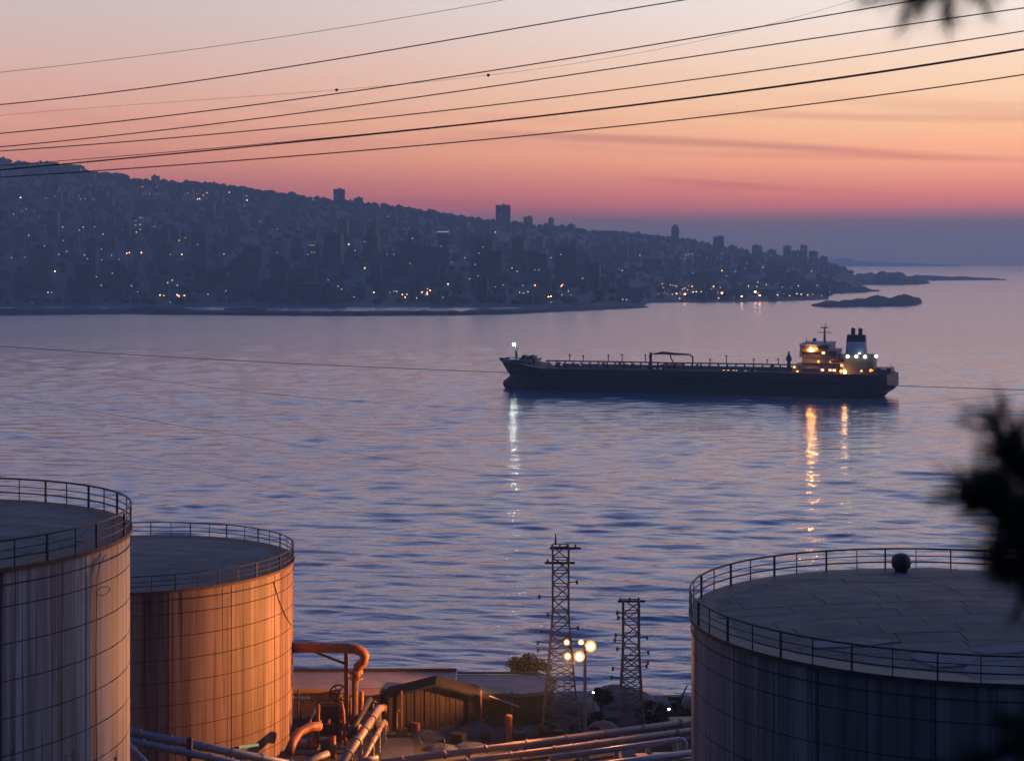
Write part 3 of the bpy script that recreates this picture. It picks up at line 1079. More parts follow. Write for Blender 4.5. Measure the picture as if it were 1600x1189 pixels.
W_, Yw, Cw, Dw = 'lamp_w', 'lamp_y', 'lamp_c', 'lamp_d'
LIGHTS = []
LIGHTS += [(x, y, c, s) for x, y, c, s in [
    (32, 309, W_, 1.3), (42, 313, Dw, .8), (41, 326, Cw, .7), (34, 330, Dw, .9), (21, 335, Cw, .9), (53, 331, Dw, .9), (62, 339, Cw, .8), (52, 350, Cw, .9), (45, 368, Yw, 1.1),
    (119, 310, Cw, .9), (126, 311, Cw, .8), (133, 311, Cw, 1), (132, 320, Yw, .8), (123, 306, Cw, .7), (146, 311, Cw, .6), (98, 355, Yw, 1), (130, 355, Yw, .9), (124, 360, Yw, .8),
    (148, 355, Cw, .8), (155, 355, Dw, .8), (163, 355, Yw, 1), (161, 366, Yw, 1.1), (72, 310, Dw, .9), (141, 289, Cw, .8), (170, 277, W_, .8), (168, 276, Dw, .9), (60, 285, Cw, .7),
    (212, 345, Cw, .8), (219, 340, Cw, .8), (212, 352, Cw, .9), (219, 351, Yw, .8), (219, 359, Cw, .9), (213, 363, Yw, 1), (233, 352, Yw, 1), (241, 354, Dw, .8), (223, 340, Cw, .6), (270, 334, Cw, .9),
    (318, 328, Cw, .8), (290, 372, Yw, .8), (280, 376, Yw, .9), (294, 363, Cw, .7), (385, 306, Cw, 1), (386, 313, W_, 1.2), (382, 321, Dw, .9), (366, 348, Cw, .7), (397, 376, Dw, .9),
    (8, 405, Dw, 1), (18, 403, Yw, .9), (39, 402, Dw, .8), (92, 398, Cw, .9), (104, 393, Cw, .8), (132, 399, Cw, 1), (158, 395, Dw, .8), (174, 399, Cw, .9), (186, 406, Cw, .9), (198, 396, W_, .9), (202, 395, W_, .9),
    (221, 395, W_, 1.5), (258, 400, W_, .7), (264, 400, W_, .7), (270, 400, W_, .7), (284, 398, W_, .9), (86, 424, W_, 1.2), (70, 415, Cw, .7), (158, 446, Cw, .9), (9, 458, Cw, .9), (75, 457, Yw, 1), (81, 457, Cw, .7),
    (50, 474, Cw, .7), (57, 474, Cw, .7), (215, 456, Cw, .8), (262, 442, Yw, .9), (269, 438, Yw, 1), (277, 446, Yw, 1), (250, 461, W_, 1), (256, 462, Yw, 1.2), (277, 461, W_, 1.6), (280, 463, W_, 1.1), (288, 462, W_, 1), (294, 462, W_, 1.1),
    (266, 476, Cw, .8), (302, 458, Cw, .7), (325, 460, Cw, .7), (353, 455, Cw, .7), (353, 427, Cw, .7), (395, 445, Yw, .9), (350, 397, Yw, .8), (433, 395, Dw, .9), (434, 358, Cw, .7), (406, 346, Dw, .8),
    (485, 388, Yw, 1.1), (498, 388, Cw, 1), (490, 382, Cw, .8), (545, 382, W_, 1), (570, 419, W_, 1), (653, 354, Cw, .6), (553, 464, Cw, .9), (584, 457, W_, 1), (597, 456, W_, .8), (609, 457, Dw, 1), (616, 455, Cw, .8),
    (774, 363, W_, .9), (680, 364, Cw, .7), (690, 364, Cw, 1), (698, 365, Cw, 1.2), (626, 346, Dw, .7), (726, 403, Cw, 1.3), (706, 410, Dw, .9), (700, 444, W_, 1), (734, 436, Yw, 1), (800, 419, Yw, .9), (808, 424, Cw, 1.2), (861, 403, Cw, 1.2),
    (843, 434, Yw, 1.1), (836, 446, W_, 1), (817, 446, Cw, .8), (770, 462, Dw, 1.1), (812, 457, Cw, 1.1), (818, 458, Cw, 1), (825, 456, Yw, 1.1), (828, 457, Yw, 1), (836, 457, Cw, .9), (842, 456, Cw, .8), (857, 464, W_, 1.6), (861, 463, W_, 1.2), (861, 474, Yw, 1),
    (877, 447, W_, 1.1), (879, 445, W_, .8), (878, 461, Cw, 1), (888, 455, Yw, .9), (887, 463, Cw, 1), (892, 462, Yw, 1), (895, 425, Yw, .9), (902, 451, Dw, .9), (932, 471, Cw, 1.1), (973, 468, Cw, 1.2), (979, 468, Cw, 1.2), (947, 441, Dw, 1), (972, 423, Yw, 1), (968, 420, Dw, .9),
    (1000, 399, Yw, .9), (1029, 395, Yw, 1.1), (1072, 399, Cw, .9), (1076, 398, Cw, .9), (1081, 397, Yw, .9), (1070, 405, Dw, .9), (1128, 396, Cw, .8), (1127, 405, Dw, .9), (1121, 404, Dw, .8), (1054, 424, Cw, 1), (1082, 427, Cw, 1.3), (1128, 423, W_, 1), (1135, 431, Cw, 1), (1149, 424, Cw, .9), (1154, 416, W_, 1.2), (1172, 420, W_, .9), (1192, 418, Yw, .9), (1236, 405, Cw, .9),
    (1035, 444, Yw, 1.1), (1056, 447, Yw, .9), (1066, 452, Cw, .9), (1076, 447, Dw, .8), (1115, 448, W_, 1), (1184, 441, Yw, 1.1), (1197, 445, Yw, .9), (1268, 424, Yw, .9), (1260, 431, Cw, .8), (1274, 430, Yw, .8), (1292, 434, W_, .9), (1277, 446, Yw, .9), (1269, 449, Cw, .8)]]
for x in range(234, 272, 5):
    LIGHTS.append((x - 10, 302.5 + (x - 234) * .02, Dw, 1.0))
for i in range(30):
    LIGHTS.append((rnd.gauss(309, 19), rnd.gauss(306.5, 3.6), rnd.choice((W_, Dw, Dw, Dw)), rnd.uniform(.45, .75)))
for i in range(10):
    LIGHTS.append((rnd.uniform(216, 250), rnd.uniform(289, 295), Dw, .8))
for i in range(22):
    LIGHTS.append((rnd.uniform(620, 673), rnd.uniform(451, 466), rnd.choice((W_, W_, Yw)), rnd.uniform(.7, 1.25)))
for i in range(24):
    LIGHTS.append((rnd.uniform(1028, 1130), rnd.uniform(445, 462), rnd.choice((W_, Yw, Dw, Dw)), rnd.uniform(.6, 1.)))
for i in range(26):
    LIGHTS.append((rnd.uniform(1150, 1300), rnd.uniform(446, 463), rnd.choice((Yw, Dw, Cw, W_)), rnd.uniform(.6, 1.)))
for i in range(16):
    LIGHTS.append((rnd.uniform(30, 1250), rnd.uniform(345, 440), rnd.choice((Cw, Dw, Dw)), rnd.uniform(.5, .7)))
SHORE_ROW = [(1070, 459.5, 1.6), (1099, 458.5, 1.5), (1117, 458.5, 1.7), (1137, 457.5, 1.9), (1128, 458, 1.3), (1150, 458.5, 1.5), (1159, 463, 1.4), (1180, 456, 1.8), (1187, 462, 1.3), (1083, 456.5, 1.1), (1088, 456, 1.1),
             (1062, 471, 1.2), (1123, 470, 1.2), (1215, 461, 1), (1234, 462, 1), (1245, 459, 1), (1252, 460, 1), (1262, 461, 1.1)]
KEEP = [(l[0], l[1]) for l in LIGHTS if l[3] >= .8 or l[1] > 440] + [(l[0], l[1]) for l in SHORE_ROW]
nb = 0
spots = []
tries = 0
while nb < 250 and tries < 20000:
    tries += 1
    px = rnd.uniform(-30, 1290)
    v = rnd.random() ** 1.35 * .95 + .015
    q = hill(px, v)
    if any(abs(q.x - s[0]) < 30 and abs(q.y - s[1]) < 26 for s in spots):
        continue
    vi = rnd.randrange(len(VAR))
    pick = VAR[vi]
    k = rnd.uniform(.8, 1.25) * (1.1 if v < .4 else .8)
    if v > .7 and pick[4] > 6: continue
    if 960 < px < 1035 and v < .3: continue
    yb_ = EYE + (H - q.z) * F / q.y
    yt_ = yb_ - pick[3] * k * 1.3 * F / q.y
    hw_ = pick[1] * k * .75 * F / q.y
    if yt_ < interp(RIDGE, px) + (2 if v < .75 else -3): continue
    if any(abs(a - px) < hw_ and yt_ < c < yb_ - 1 for a, c in KEEP):      # leave the street lights in sight
        continue
    spots.append((q.x, q.y))
    o = link('apartment_block', pick[0], None, q, facing(q) + rnd.uniform(-.5, .5), (k, k, k * rnd.uniform(.85, 1.25)))
    nw = rnd.choice((0, 0, 0, 0, 0, 1, 2))
    lab = ('pale', 'grey', 'dark')[vi % 3] + ' ' + ('low', 'mid-height', 'tall')[(pick[4] > 5) + (pick[4] > 9)] + ' block ' + place_words(px, v) + ('', ', one lit window', ', two lit windows')[nw]
    if len(lab.split()) > 16: lab = lab.replace(' block', '').replace('at the ', 'at ')
    if len(lab.split()) > 16: lab = lab.rsplit(',', 1)[0]
    tag(o, lab, 'building', 'blocks of flats across the bay')
    dress(o, pick[1], pick[2], pick[3], pick[4], nw, rnd)
    nb += 1
# the rest of the roofs, too small to pick apart
b = MB()
for i in range(900):
    px = rnd.uniform(-60, 1300)
    v = rnd.random() ** 1.1 * .95 + .01
    q = hill(px, v)
    hh = rnd.uniform(6, 15)
    b.box((q.x, q.y, q.z + hh / 2 - 2), (rnd.uniform(7, 15), rnd.uniform(7, 12), hh + 4), rnd.uniform(-.6, .6))
tag(b.build('hillside_houses', M['wall2']), 'mass of small houses packed over the far hillside', 'houses', kind='stuff')

# street lights across the bay: (px, row, colour)
POLE = {}
for key in ('lamp_w', 'lamp_y', 'lamp_c', 'lamp_d', 'lamp_s'):
    bb = MB()
    bb.tube([(0, 0, -2), (0, 0, 9)], [.18, .12], 5)
    bb.ball((0, 0, 9.3), 1.0, 1, 1)
    POLE[key] = bb.mesh('street_lamp', [M['steel'], M[key]])
NMAX = 300 - len(SHORE_ROW)


def street_light(px, py, key, s, lab, grp):
    if py < interp(RIDGE, px) + 4: return
    q, v = hill_at(px, py + 9 * F / 3000 * .9)
    if v < .004: q, v = hill(px, .004), .004
    ph = max(1.2, (H - (py - EYE) * q.y / F) - q.z)
    o = link('street_lamp', POLE[key], None, q, 0, (s, s, max(.35, min(3, ph / 9.3))))
    tag(o, lab, 'street lamp', grp)


CNAME = {'lamp_w': 'orange', 'lamp_y': 'yellow', 'lamp_c': 'white', 'lamp_d': 'dim reddish'}
for (px, py, key, s) in LIGHTS[:NMAX]:
    q, v = hill_at(px, py)
    lab = 'tiny ' + CNAME[key] + ' street light ' + place_words(px, min(.96, v))
    street_light(px, py, key, s * (.6 if key == W_ else .5), lab, 'street lights across the bay')
for (px, py, s) in SHORE_ROW:
    street_light(px, py, 'lamp_s' if s > 1.2 else Yw, s * .9, 'bright warm lamp in the row along the waterfront near the cape', 'bright waterfront lamps')


# ------------------------------------------------------------------ tanker
SA = R(-16)
ship = thing('tanker', (-5.2, 818, 0), 'dark navy oil tanker lying in the bay with its aft lights on', 'ship', None, SA)
SL, SB = 184.0, 15.5
SM = Matrix.Translation(Vector((-5.2, 818, 0))) @ Matrix.Rotation(SA, 4, 'Z')
SMI = SM.inverted()
CAMP = SMI @ Vector((0, 0, H))


def SP(px, py, v):
    """point in ship space on the lengthwise plane v (negative v = near side) seen at a pixel"""
    d = SMI @ P(px, py, 800) - CAMP
    k = (v - CAMP.y) / d.y
    return CAMP + d * k


def hull_mesh():
    b = MB()
    st = [0, 1.5, 3.5, 6, 9, 13, 18, 24, 32, 45, 70, 100, 130, 150, 160, 168, 175, 180, 184]
    zs = [-2, .5, 2.0, 3.5, 5.0, 6.2, 8.2, 10.6]
    stem = [(-2, 4.0), (.5, 1.6), (2.0, .9), (3.5, 1.3), (5.0, 3.2), (6.2, 4.5), (8.2, 3.0), (10.6, 0.2)]
    def half(u, z):
        # waterline fullness bow and stern
        rake = interp([(-2, 6.5), (.5, 6.2), (3.5, 6.0), (5.0, 5.4), (6.2, 4.5), (8.2, 3.0), (10.6, .2)], z)
        s = max(0, (u - rake)) / interp([(0, 24), (10.6, 17)], z)
        w = SB * min(1, s) ** .55 if s > 0 else 0
        if z < 5.2 and u < 12:         # bulb
            w = max(w if u > rake else 0, 2.4 * max(0, 1 - ((z - 2.0) / 3.4) ** 2) ** .5 * min(1, max(0, (u - interp(stem, z)) / 2.5)) ** .5)
        a = interp([(-2, 30), (.6, 22), (2.2, 14), (4.0, 8), (6, 4), (10.6, 3)], z)
        e = SL - interp([(-2, 10), (.6, 5.5), (2.2, 4.0), (4.0, .8), (6, 0), (10.6, 0)], z)
        if u > e: return interp([(-2, 0), (.6, 0), (2.2, 0), (4.0, 7), (6, 13.0), (10.6, 13.5)], z) if u <= SL and z >= 4 else 0
        return min(w, interp([(e - a, SB), (e, interp([(-2, 0), (.6, 1), (2.2, 7), (4, 10.5), (6, 13), (10.6, 13.5)], z))], u))
    n = len(zs)
    for sgn in (-1, 1):
        o = len(b.v)
        for u in st:
            for z in zs:
                zz = z + (.0 if z < 10 else interp([(0, 2.2), (16, 2.0), (20, 0), (184, 0)], u))
                uu = u
                uu = max(u, interp(stem, z))
                if u >= 180:
                    uu = min(u, SL - interp([(-2, 10), (.6, 5.5), (2.2, 4.0), (4.0, .8), (6, 0), (10.6, 0)], z))
                b.v.append((uu, sgn * half(uu + 1e-3, z if z < 10 else 10.6), zz))
        for i in range(len(st) - 1):
            for j in range(n - 1):
                f = (o + i * n + j, o + (i + 1) * n + j, o + (i + 1) * n + j + 1, o + i * n + j + 1)
                b.f.append(f if sgn < 0 else f[::-1]); b.m.append(1 if j < 1 else 0)
    e = (len(st) - 1) * n
    m = len(st) * n
    for j in range(n - 1):
        b.f.append((e + j, e + m + j, e + m + j + 1, e + j + 1)); b.m.append(0)
    # deck
    for i in range(len(st) - 1):
        b.f.append((i * n + n - 1, (i + 1) * n + n - 1, m + (i + 1) * n + n - 1, m + i * n + n - 1)); b.m.append(2)
    return b


hull = hull_mesh().build('hull', [M['hull'], M['boot'], M['deck']], ship)
# bulwark strip and deck-edge rail, grey against the dark side
b = MB(); b.box((92, -SB + .1, 10.95), (120, .15, .55)); b.build('deck_edge', M['rim'], ship)
b = MB(); b.add([(-.4, 0, 12.8), (9, -10.2, 12.8), (16, -14.2, 12.7), (16, -14.2, 13.7), (9, -10.3, 14.0), (-1.0, 0, 14.4), (9, 10.3, 14.0), (16, 14.2, 13.7), (16, 14.2, 12.7), (9, 10.2, 12.8)],
                [(0, 1, 4, 5), (1, 2, 3, 4), (0, 5, 6, 9), (9, 6, 7, 8)])
b.build('bulwark', M['hull'], ship)
b = MB(); b.box((10.5, 0, 13.4), (13, 17, 1.3)); b.box((14, 0, 14.6), (5, 9, 1.8)); b.build('forecastle', M['rim'], ship)
for u, v in ((4.5, -4), (11.5, -6.5), (18.3, -8)):
    b = MB(); b.lathe((u, v, 12.9), [(.8, 0), (.8, 1.6), (.95, 1.7), (.95, 1.95)], 10); b.build('mooring_bitt', M['dark'], ship)
for u in (12.5, 16.5):
    b = MB(); b.tube([(u, -5.5, 15.2), (u, -1.5, 15.2)], .95, 10); b.build('anchor_windlass', M['dark'], ship)
b = MB(); b.box((7.5, -7.0, 9.0), (1.2, .8, 2.2)); b.box((7.5, -7.1, 8.1), (2.4, .6, .6)); b.build('anchor', M['dark'], ship)
fm = MB(); fm.tube([(7.6, 0, 13.5), (7.2, 0, 21.5)], [.75, .35], 8); fm.box((7.4, 0, 18.0), (1.4, 2.6, .3)); fm.tube([(7.6, 0, 21), (7.6, 0, 23.2)], .1, 5)
fm = fm.build('foremast', M['rim'], ship)
b = MB(); b.ball((6.5, -.6, 20.8), .62, 0, 2); b.build('mast_light', M['sh_bow'], fm)
# deck pipework: fore and aft walkway on trestles
b = MB(); b.box((84, -3, 13.5), (122, 2.6, .5)); walk = b.build('catwalk', M['deck'], ship)
leg = MB().box((0, 0, 1.3), (.35, .35, 2.7)).mesh('trestle_leg', M['dark'])
for k in range(31):
    for v in (-4.2, -1.8):
        link('trestle_leg', leg, walk, (24 + k * 4, v, 10.6))
stn = MB().box((0, 0, .6), (.12, .12, 1.1)).mesh('stanchion', M['dark'])
for v in (-9, -7.6, -6.2, 1.5, 3, 5):
    b = MB(); b.tube([(24 + abs(v), v, 11.6), (140, v, 11.6)], .33, 6); b.build('deck_pipe', M['rust_rail'] if v < -7 else M['rim'], ship)
b = MB(); b.tube([(20, -SB + .25, 12.2), (142, -SB + .25, 12.2)], .07, 4); b.build('deck_rail', M['dark'], ship)
for k in range(41):
    link('deck_rail_post', stn, ship, (20 + k * 3.05, -SB + .25, 11.1))
rnd = random.Random(5)
for k in range(26):
    u = rnd.uniform(26, 134); v = rnd.uniform(-12, 8)
    b = MB(); s = rnd.uniform(.5, 1.3)
    b.lathe((u, v, 10.6), [(s, 0), (s, 1.0 * s), (s * .6, 1.3 * s), (s * .6, 1.8 * s)], 8)
    b.build('deck_hatch', M['rim'] if k % 3 else M['deck'], ship)
for u, hh in ((34, 4.4), (40.5, 4.0), (52.5, 4.8), (59, 5.0), (70, 5.2), (72, 4.8), (107.5, 5.4), (120, 3.6), (126, 3.2), (131, 3.8), (100, 3.0)):
    b = MB(); b.tube([(u, -2, 13.2), (u, -2, 13.2 + hh * .7)], .22, 6); b.box((u, -2, 13.2 + hh * .7), (.9, .9, .5))
    b.build('vent_post', M['dark'], ship)
# hose crane and manifold amidships
cr = MB(); cr.tube([(72.5, -2, 10.6), (72.5, -2, 18.0)], .6, 8); cr = cr.build('hose_crane', M['dark'], ship)
MB().tube([(73, -2, 17.2), (78, -2, 17.9), (84, -2, 17.5), (90.5, -2, 17.3)], [.25, .8, .6, .35], 6).build('crane_boom', M['dark'], cr)
MB().tube([(90.5, -2, 17.3), (92, -2, 16.2), (92, -2, 13.0)], [.35, .4, .4], 6).build('boom_rest', M['rust_rail'], cr)
MB().tube([(81.5, -2, 17.4), (82, -2, 15.5), (83, -2, 13.6)], .3, 6).build('crane_prop', M['dark'], cr)
for k in range(4):
    b = MB(); b.tube([(78 + k * 2.6, -12.5, 12.4), (78 + k * 2.6, 10, 12.4)], .4, 8); b.box((78 + k * 2.6, -12.7, 12.4), (1.1, .25, 1.1))
    b.build('manifold_pipe', M['rust_rail'], ship)
b = MB(); b.lathe((136.0, -4, 10.6), [(.9, 0), (.8, 4.5), (1.3, 4.8), (1.2, 6.3), (.5, 7.6), (.3, 9.0)], 8); b.build('fire_monitor', M['house'], ship)
b = MB(); b.box((141, 0, 12.2), (5, 24, 3.0)); b.build('pump_room_house', M['house'], ship)

# accommodation
acc = MB(); acc.box((150.5, 0, 15.4), (15, 26, 9.6)); acc = acc.build('accommodation', M['house'], ship)
b = MB()
for k in range(4):
    b.box((150.5, 0, 12.6 + k * 2.6), (15.8, 27.0, .22), 0)
for k in range(4):
    bb = MB(); bb.box((150.5, 0, 12.6 + k * 2.6), (15.8, 27.0, .22)); bb.build('deck_ledge', M['rim'], acc)
br = MB(); br.box((148.6, 0, 21.6), (12.6, 31.5, 2.9)); br = br.build('bridge', M['house'], ship)
bb = MB(); bb.box((148.6, 0, 23.25), (13.4, 32.5, .35)); bb.build('bridge_roof', M['rim'], br)
bb = MB(); bb.box((142.6, -13, 18.9), (1.0, 5.0, 2.6), 0, 0, 1); bb.build('bridge_wing_bracket', M['house'], br)
glassm = MB().box((0, 0, 0), (1.1, .12, 1.15)).mesh('window', M['glass'])
for k in range(8):
    link('window', glassm, br, (143.4 + k * 1.5, -15.80, 21.9))
port = MB().box((0, 0, 0), (.75, .1, .8)).mesh('window', M['glass'])
for f in range(3):
    for k in range(8):
        link('window', port, acc, (144.3 + k * 1.75, -13.06, 11.9 + f * 2.6))
mast = MB(); mast.tube([(151.5, 0, 23.4), (151.5, 0, 30.0)], [.6, .35], 8); mast = mast.build('radar_mast', M['rim'], ship)
MB().box((151.5, 0, 28.0), (.5, 6.0, .35)).build('yardarm', M['rim'], mast)
MB().box((151.5, 0, 28.1), (6.4, .5, .3)).build('radar_scanner', M['dark'], mast)
MB().box((151.5, -.4, 30.3), (3.4, .5, .5)).build('radar_scanner', M['dark'], mast)
MB().tube([(151.9, 0, 30), (151.9, 0, 32.2)], .14, 5).build('whip_aerial', M['dark'], mast)
MB().tube([(144, -6, 23.4), (144, -6, 26.0)], .14, 5).build('whip_aerial', M['dark'], mast)
MB().ball((146.5, 5, 24.5), .9, 0, 2).build('satellite_dome', M['house'], mast)
# engine casing and funnel
cas = MB(); cas.box((166.5, 0, 14.4), (14.5, 20, 7.8)); cas = cas.build('engine_casing', M['house'], ship)
MB().box((166.5, -10.2, 18.6), (15.5, .4, 1.0)).build('casing_bulwark', M['house'], cas)
fun = MB()
fb, ft = 18.0, 27.2
for z, du, dv in ((fb, 5.4, 4.8), (fb + 6.2, 4.9, 4.4), (fb + 6.2, 4.9, 4.4), (ft, 4.6, 4.1)):
    for q in range(20):
        a = 2 * math.pi * q / 20
        cx_ = max(-.86, min(.86, math.cos(a) * 1.15)); sy_ = max(-.86, min(.86, math.sin(a) * 1.15))
        fun.v.append((165.6 + du * cx_, dv * sy_, z))
for r_ in (0, 2):
    for q in range(20):
        fun.f.append((r_ * 20 + q, r_ * 20 + (q + 1) % 20, (r_ + 1) * 20 + (q + 1) % 20, (r_ + 1) * 20 + q)); fun.m.append(r_ // 2)
fun.f.append(tuple(60 + q for q in range(20))); fun.m.append(1)
fun = fun.build('funnel', [M['funnelg'], M['funnelb']], ship)
for u, v in ((164.0, 1.2), (167.4, -1.2)):
    MB().tube([(u, v, 27.0), (u, v, 29.4), (u + .3, v, 30.1)], [.95, .95, 1.05], 10).build('exhaust_pipe', M['funnelb'], fun)
lb = MB(); lb.ball((158.5, -14.3, 16.2), 1.4, 0, 2, (2.4, .9, .9)); lb.build('lifeboat', M['pipe_or'], ship)
b = MB(); b.tube([(156, -12.5, 12), (156, -14.4, 17.8)], .25, 6); b.build('davit', M['rim'], ship)
b = MB(); b.tube([(161, -12.5, 12), (161, -14.4, 17.8)], .25, 6); b.build('davit', M['rim'], ship)
b = MB(); b.box((177, 0, 11.6), (9, 22, 1.6)); b.build('poop_house', M['house'], ship)
for u in (172, 176, 180.5):
    b = MB(); b.lathe((u, -10.5, 10.6), [(.7, 0), (.7, 1.6), (1.0, 1.8), (1.0, 2.6)], 8); b.build('winch', M['dark'], ship)
b = MB(); b.tube([(162, -13.3, 12.2), (183.5, -13.3, 12.2), (183.8, 13, 12.2)], .07, 4); b.build('poop_rail', M['dark'], ship)
b = MB(); b.tube([(181.3, -9, 10.6), (181.3, -9, 15.5)], .12, 5); b.build('flagstaff', M['dark'], ship)

# lights aboard
def ship_lamp(px, py, v, r, mk, parent, name='lamp'):
    q = SP(px, py, v)
    MB().ball(q, r, 0, 2).build(name, M[mk], parent)


for px, py, v, r, mk in ((1268, 547, -16.4, .62, 'sh_or'), (1276, 545, -16.4, .6, 'sh_or2'), (1279, 565, -13.8, .6, 'sh_or2'), (1315, 571, -13.8, .55, 'sh_or2'), (1314, 580, -13.8, .75, 'sh_or2'), (1320, 581, -13.9, .62, 'sh_or3'), (1313, 586.5, -14, .6, 'sh_or2')):
    ship_lamp(px, py, v, r, mk, acc, 'sodium_lamp')
for px, py, v in ((1286.5, 551.5, -16.0), (1299, 565, -13.2), (1302.5, 566, -13.2), (1285, 578, -13.2), (1297, 578, -13.2), (1303.5, 578.5, -13.2), (1315.5, 571, -13.2)):
    q = SP(px, py, v)
    MB().box(q, (1.35, .25, 1.0)).build('lit_window', M['sh_ye'], br if py < 555 else acc)
for px, py, v in ((1324.5, 557, -10.9), (1338, 557, -10.9), (1351.5, 557.5, -10.9), (1369, 556.5, -10.9)):
    ship_lamp(px, py, v, .68, 'sh_wh', cas, 'floodlight')
ship_lamp(1343, 552.5, -5.2, .35, 'sh_wh', fun, 'floodlight')
ship_lamp(1346, 579.5, -10.5, .5, 'sh_ye', cas, 'lamp')
ship_lamp(1360, 578.5, -10.8, .75, 'sh_or2', cas, 'sodium_lamp')
ship_lamp(1363.5, 579, -10.8, .4, 'sh_or2', cas, 'sodium_lamp')
for px, py in ((1241, 573.5), (1246, 581), (1258, 575), (1263, 574), (1254, 582.5), (1260, 582), (1236, 582)):
    ship_lamp(px, py, -12.6, .36, 'sh_dk', hull, 'deck_lamp')
for px in (1225, 1217, 1205, 1196, 1180, 1165, 1131, 1138, 1146, 1151, 1023, 1032, 1005, 956, 938, 907, 877, 865):
    q = SP(px, interp([(860, 569.5), (1230, 582)], px) , -8)
    MB().box(q, (.9, .2, .45)).build('deck_lamp', M['lamp_d'] if px > 1100 else M['coolwin'], hull)


# ------------------------------------------------------------------ the yard on the shore
ZY = 5.0
# long flat-roofed warehouse by the water
base = Vector((-17, 214, ZY))
wh = thing('warehouse', base, 'long flat-roofed warehouse with ochre ribbed cladding by the water', 'warehouse')
b = MB(); b.box((-17.4, 214.0, 6.85), (20.0, 7.2, 3.7)); b.build('wall', M['clad_b'], wh, at=base)
pan = MB().box((0, 0, 1.75), (.86, .10, 3.4)).mesh('cladding_panel', M['clad'])
rib = MB().box((0, 0, 1.75), (.10, .18, 3.4)).mesh('cladding_rib', M['clad'])
for k in range(20):
    o = link('cladding_panel', pan, wh, (-26.9 + k - base.x, 210.33 - base.y, .1))
    link('cladding_rib', rib, o, (.48, 0, 0))
    if k % 2: link('cladding_rib', rib, o, (.0, 0, 0))
b = MB(); b.box((-17.3, 213.7, 8.86), (20.6, 8.4, .3)); rf = b.build('roof', M['roofing'], wh, at=base)
b = MB(); b.box((-17.3, 217.9, 9.15), (20.6, .25, .55)); b.build('parapet', M['dark'], rf, at=Vector((0, 0, 0)) + base)
for o in rf.children: o.matrix_parent_inverse = Matrix.Identity(4)
b = MB(); b.box((-17.3, 209.45, 8.62), (20.7, .14, .3)); b.build('gutter', M['trim'], wh, at=base)
# lower brown roofed store with a rounded end
base = Vector((-1, 213, ZY))
st2 = thing('brown_store', base, 'brown flat-roofed store with a rounded end, right of the warehouse', 'store')
out = [(-6.9, 208.6), (1.5, 208.0)]
for k in range(9):
    a = -math.pi / 2 + math.pi * k / 8
    out.append((1.8 + 3.6 * math.cos(a), 212.9 + 4.6 * math.sin(a)))
out += [(-6.9, 217.5)]
def slab(pts, z0, z1):
    b = MB(); n = len(pts)
    b.add([(x, y, z0) for x, y in pts] + [(x, y, z1) for x, y in pts], [tuple(range(n - 1, -1, -1)), tuple(range(n, 2 * n))] + [(k, (k + 1) % n, (k + 1) % n + n, k + n) for k in range(n)])
    return b
ins = [(-1 + (x + 1) * .96, 213 + (y - 213) * .95) for x, y in out]
slab(ins, ZY, 8.45).build('wall', M['clad_b'], st2, at=base)
slab(out, 8.45, 8.75).build('roof', M['roofing'], st2, at=base)
b = MB(); b.tube([(x * 1.0, y - .08, 8.42) for x, y in out[:7]], .13, 5); b.build('gutter', M['trim'], st2, at=base)
b = MB(); b.tube([(x, y, 8.95) for x, y in out[6:]] , .16, 5); b.build('parapet', M['dark'], st2, at=base)
for x in (-5.5, -2.2, 1.1):
    b = MB(); b.box((x, 208.55, 6.5), (1.5, .12, 2.2)); b.build('shutter', M['dark'], st2, at=base)

# timber shed with a shallow gable
base = Vector((-7, 206, ZY))
sh = thing('timber_shed', base, 'dark gabled timber shed in front of the warehouse', 'shed')
gx = [(602, 1088), (640, 1079), (680, 1069), (740, 1084), (803, 1100)]
gt = [P(x, y, 204.6) for x, y in gx]
b = MB(); n = len(gt)
for dy in (0, 4.6):
    for q in gt: b.v.append((q.x, q.y + dy, q.z))
    for q in gt: b.v.append((q.x, q.y + dy, q.z - .28))
for k in range(n - 1):
    b.f += [(k, k + 1, 2 * n + k + 1, 2 * n + k), (n + k + 1, n + k, 3 * n + k, 3 * n + k + 1), (k, n + k, n + k + 1, k + 1), (2 * n + k + 1, 3 * n + k + 1, 3 * n + k, 2 * n + k)]
b.f += [(0, 2 * n, 3 * n, n), (n - 1, 2 * n - 1, 4 * n - 1, 3 * n - 1)]
b.m = [0] * len(b.f)
rf = b.build('roof', M['roof_dark'], sh, at=base)
b = MB(); b.box((-7.1, 207.2, 7.2), (13.0, 3.6, 4.4)); b.build('inner_wall', M['dark'], sh, at=base)
rn = random.Random(4)
x = gt[0].x + .35
while x < gt[-1].x - .5:
    wdt = rn.uniform(.42, .72)
    px_ = 800 + (x + wdt / 2) / 205 * F
    top_ = H - (interp(gx, px_) - EYE) / F * 204.6 - .33
    if rn.random() > .08:
        b = MB(); b.box((x + wdt / 2, 205.1 + rn.uniform(-.04, .04), (ZY + top_) / 2), (wdt - .07, .08, top_ - ZY - .05))
        b.build('plank', M['clad_b'], sh, at=base)
    x += wdt
for px_ in (628, 752, 800):
    q = P(px_, 1100, 204.4)
    b = MB(); b.box((q.x, q.y, 7.5), (.16, .16, 5.0)); b.build('post', M['trim'], sh, at=base)
b = MB(); q1, q2 = P(764, 1087, 204.2), P(812, 1104, 204.2); b.tube([q1, q2], .10, 4); b.build('barge_board', M['conc'], sh, at=base)
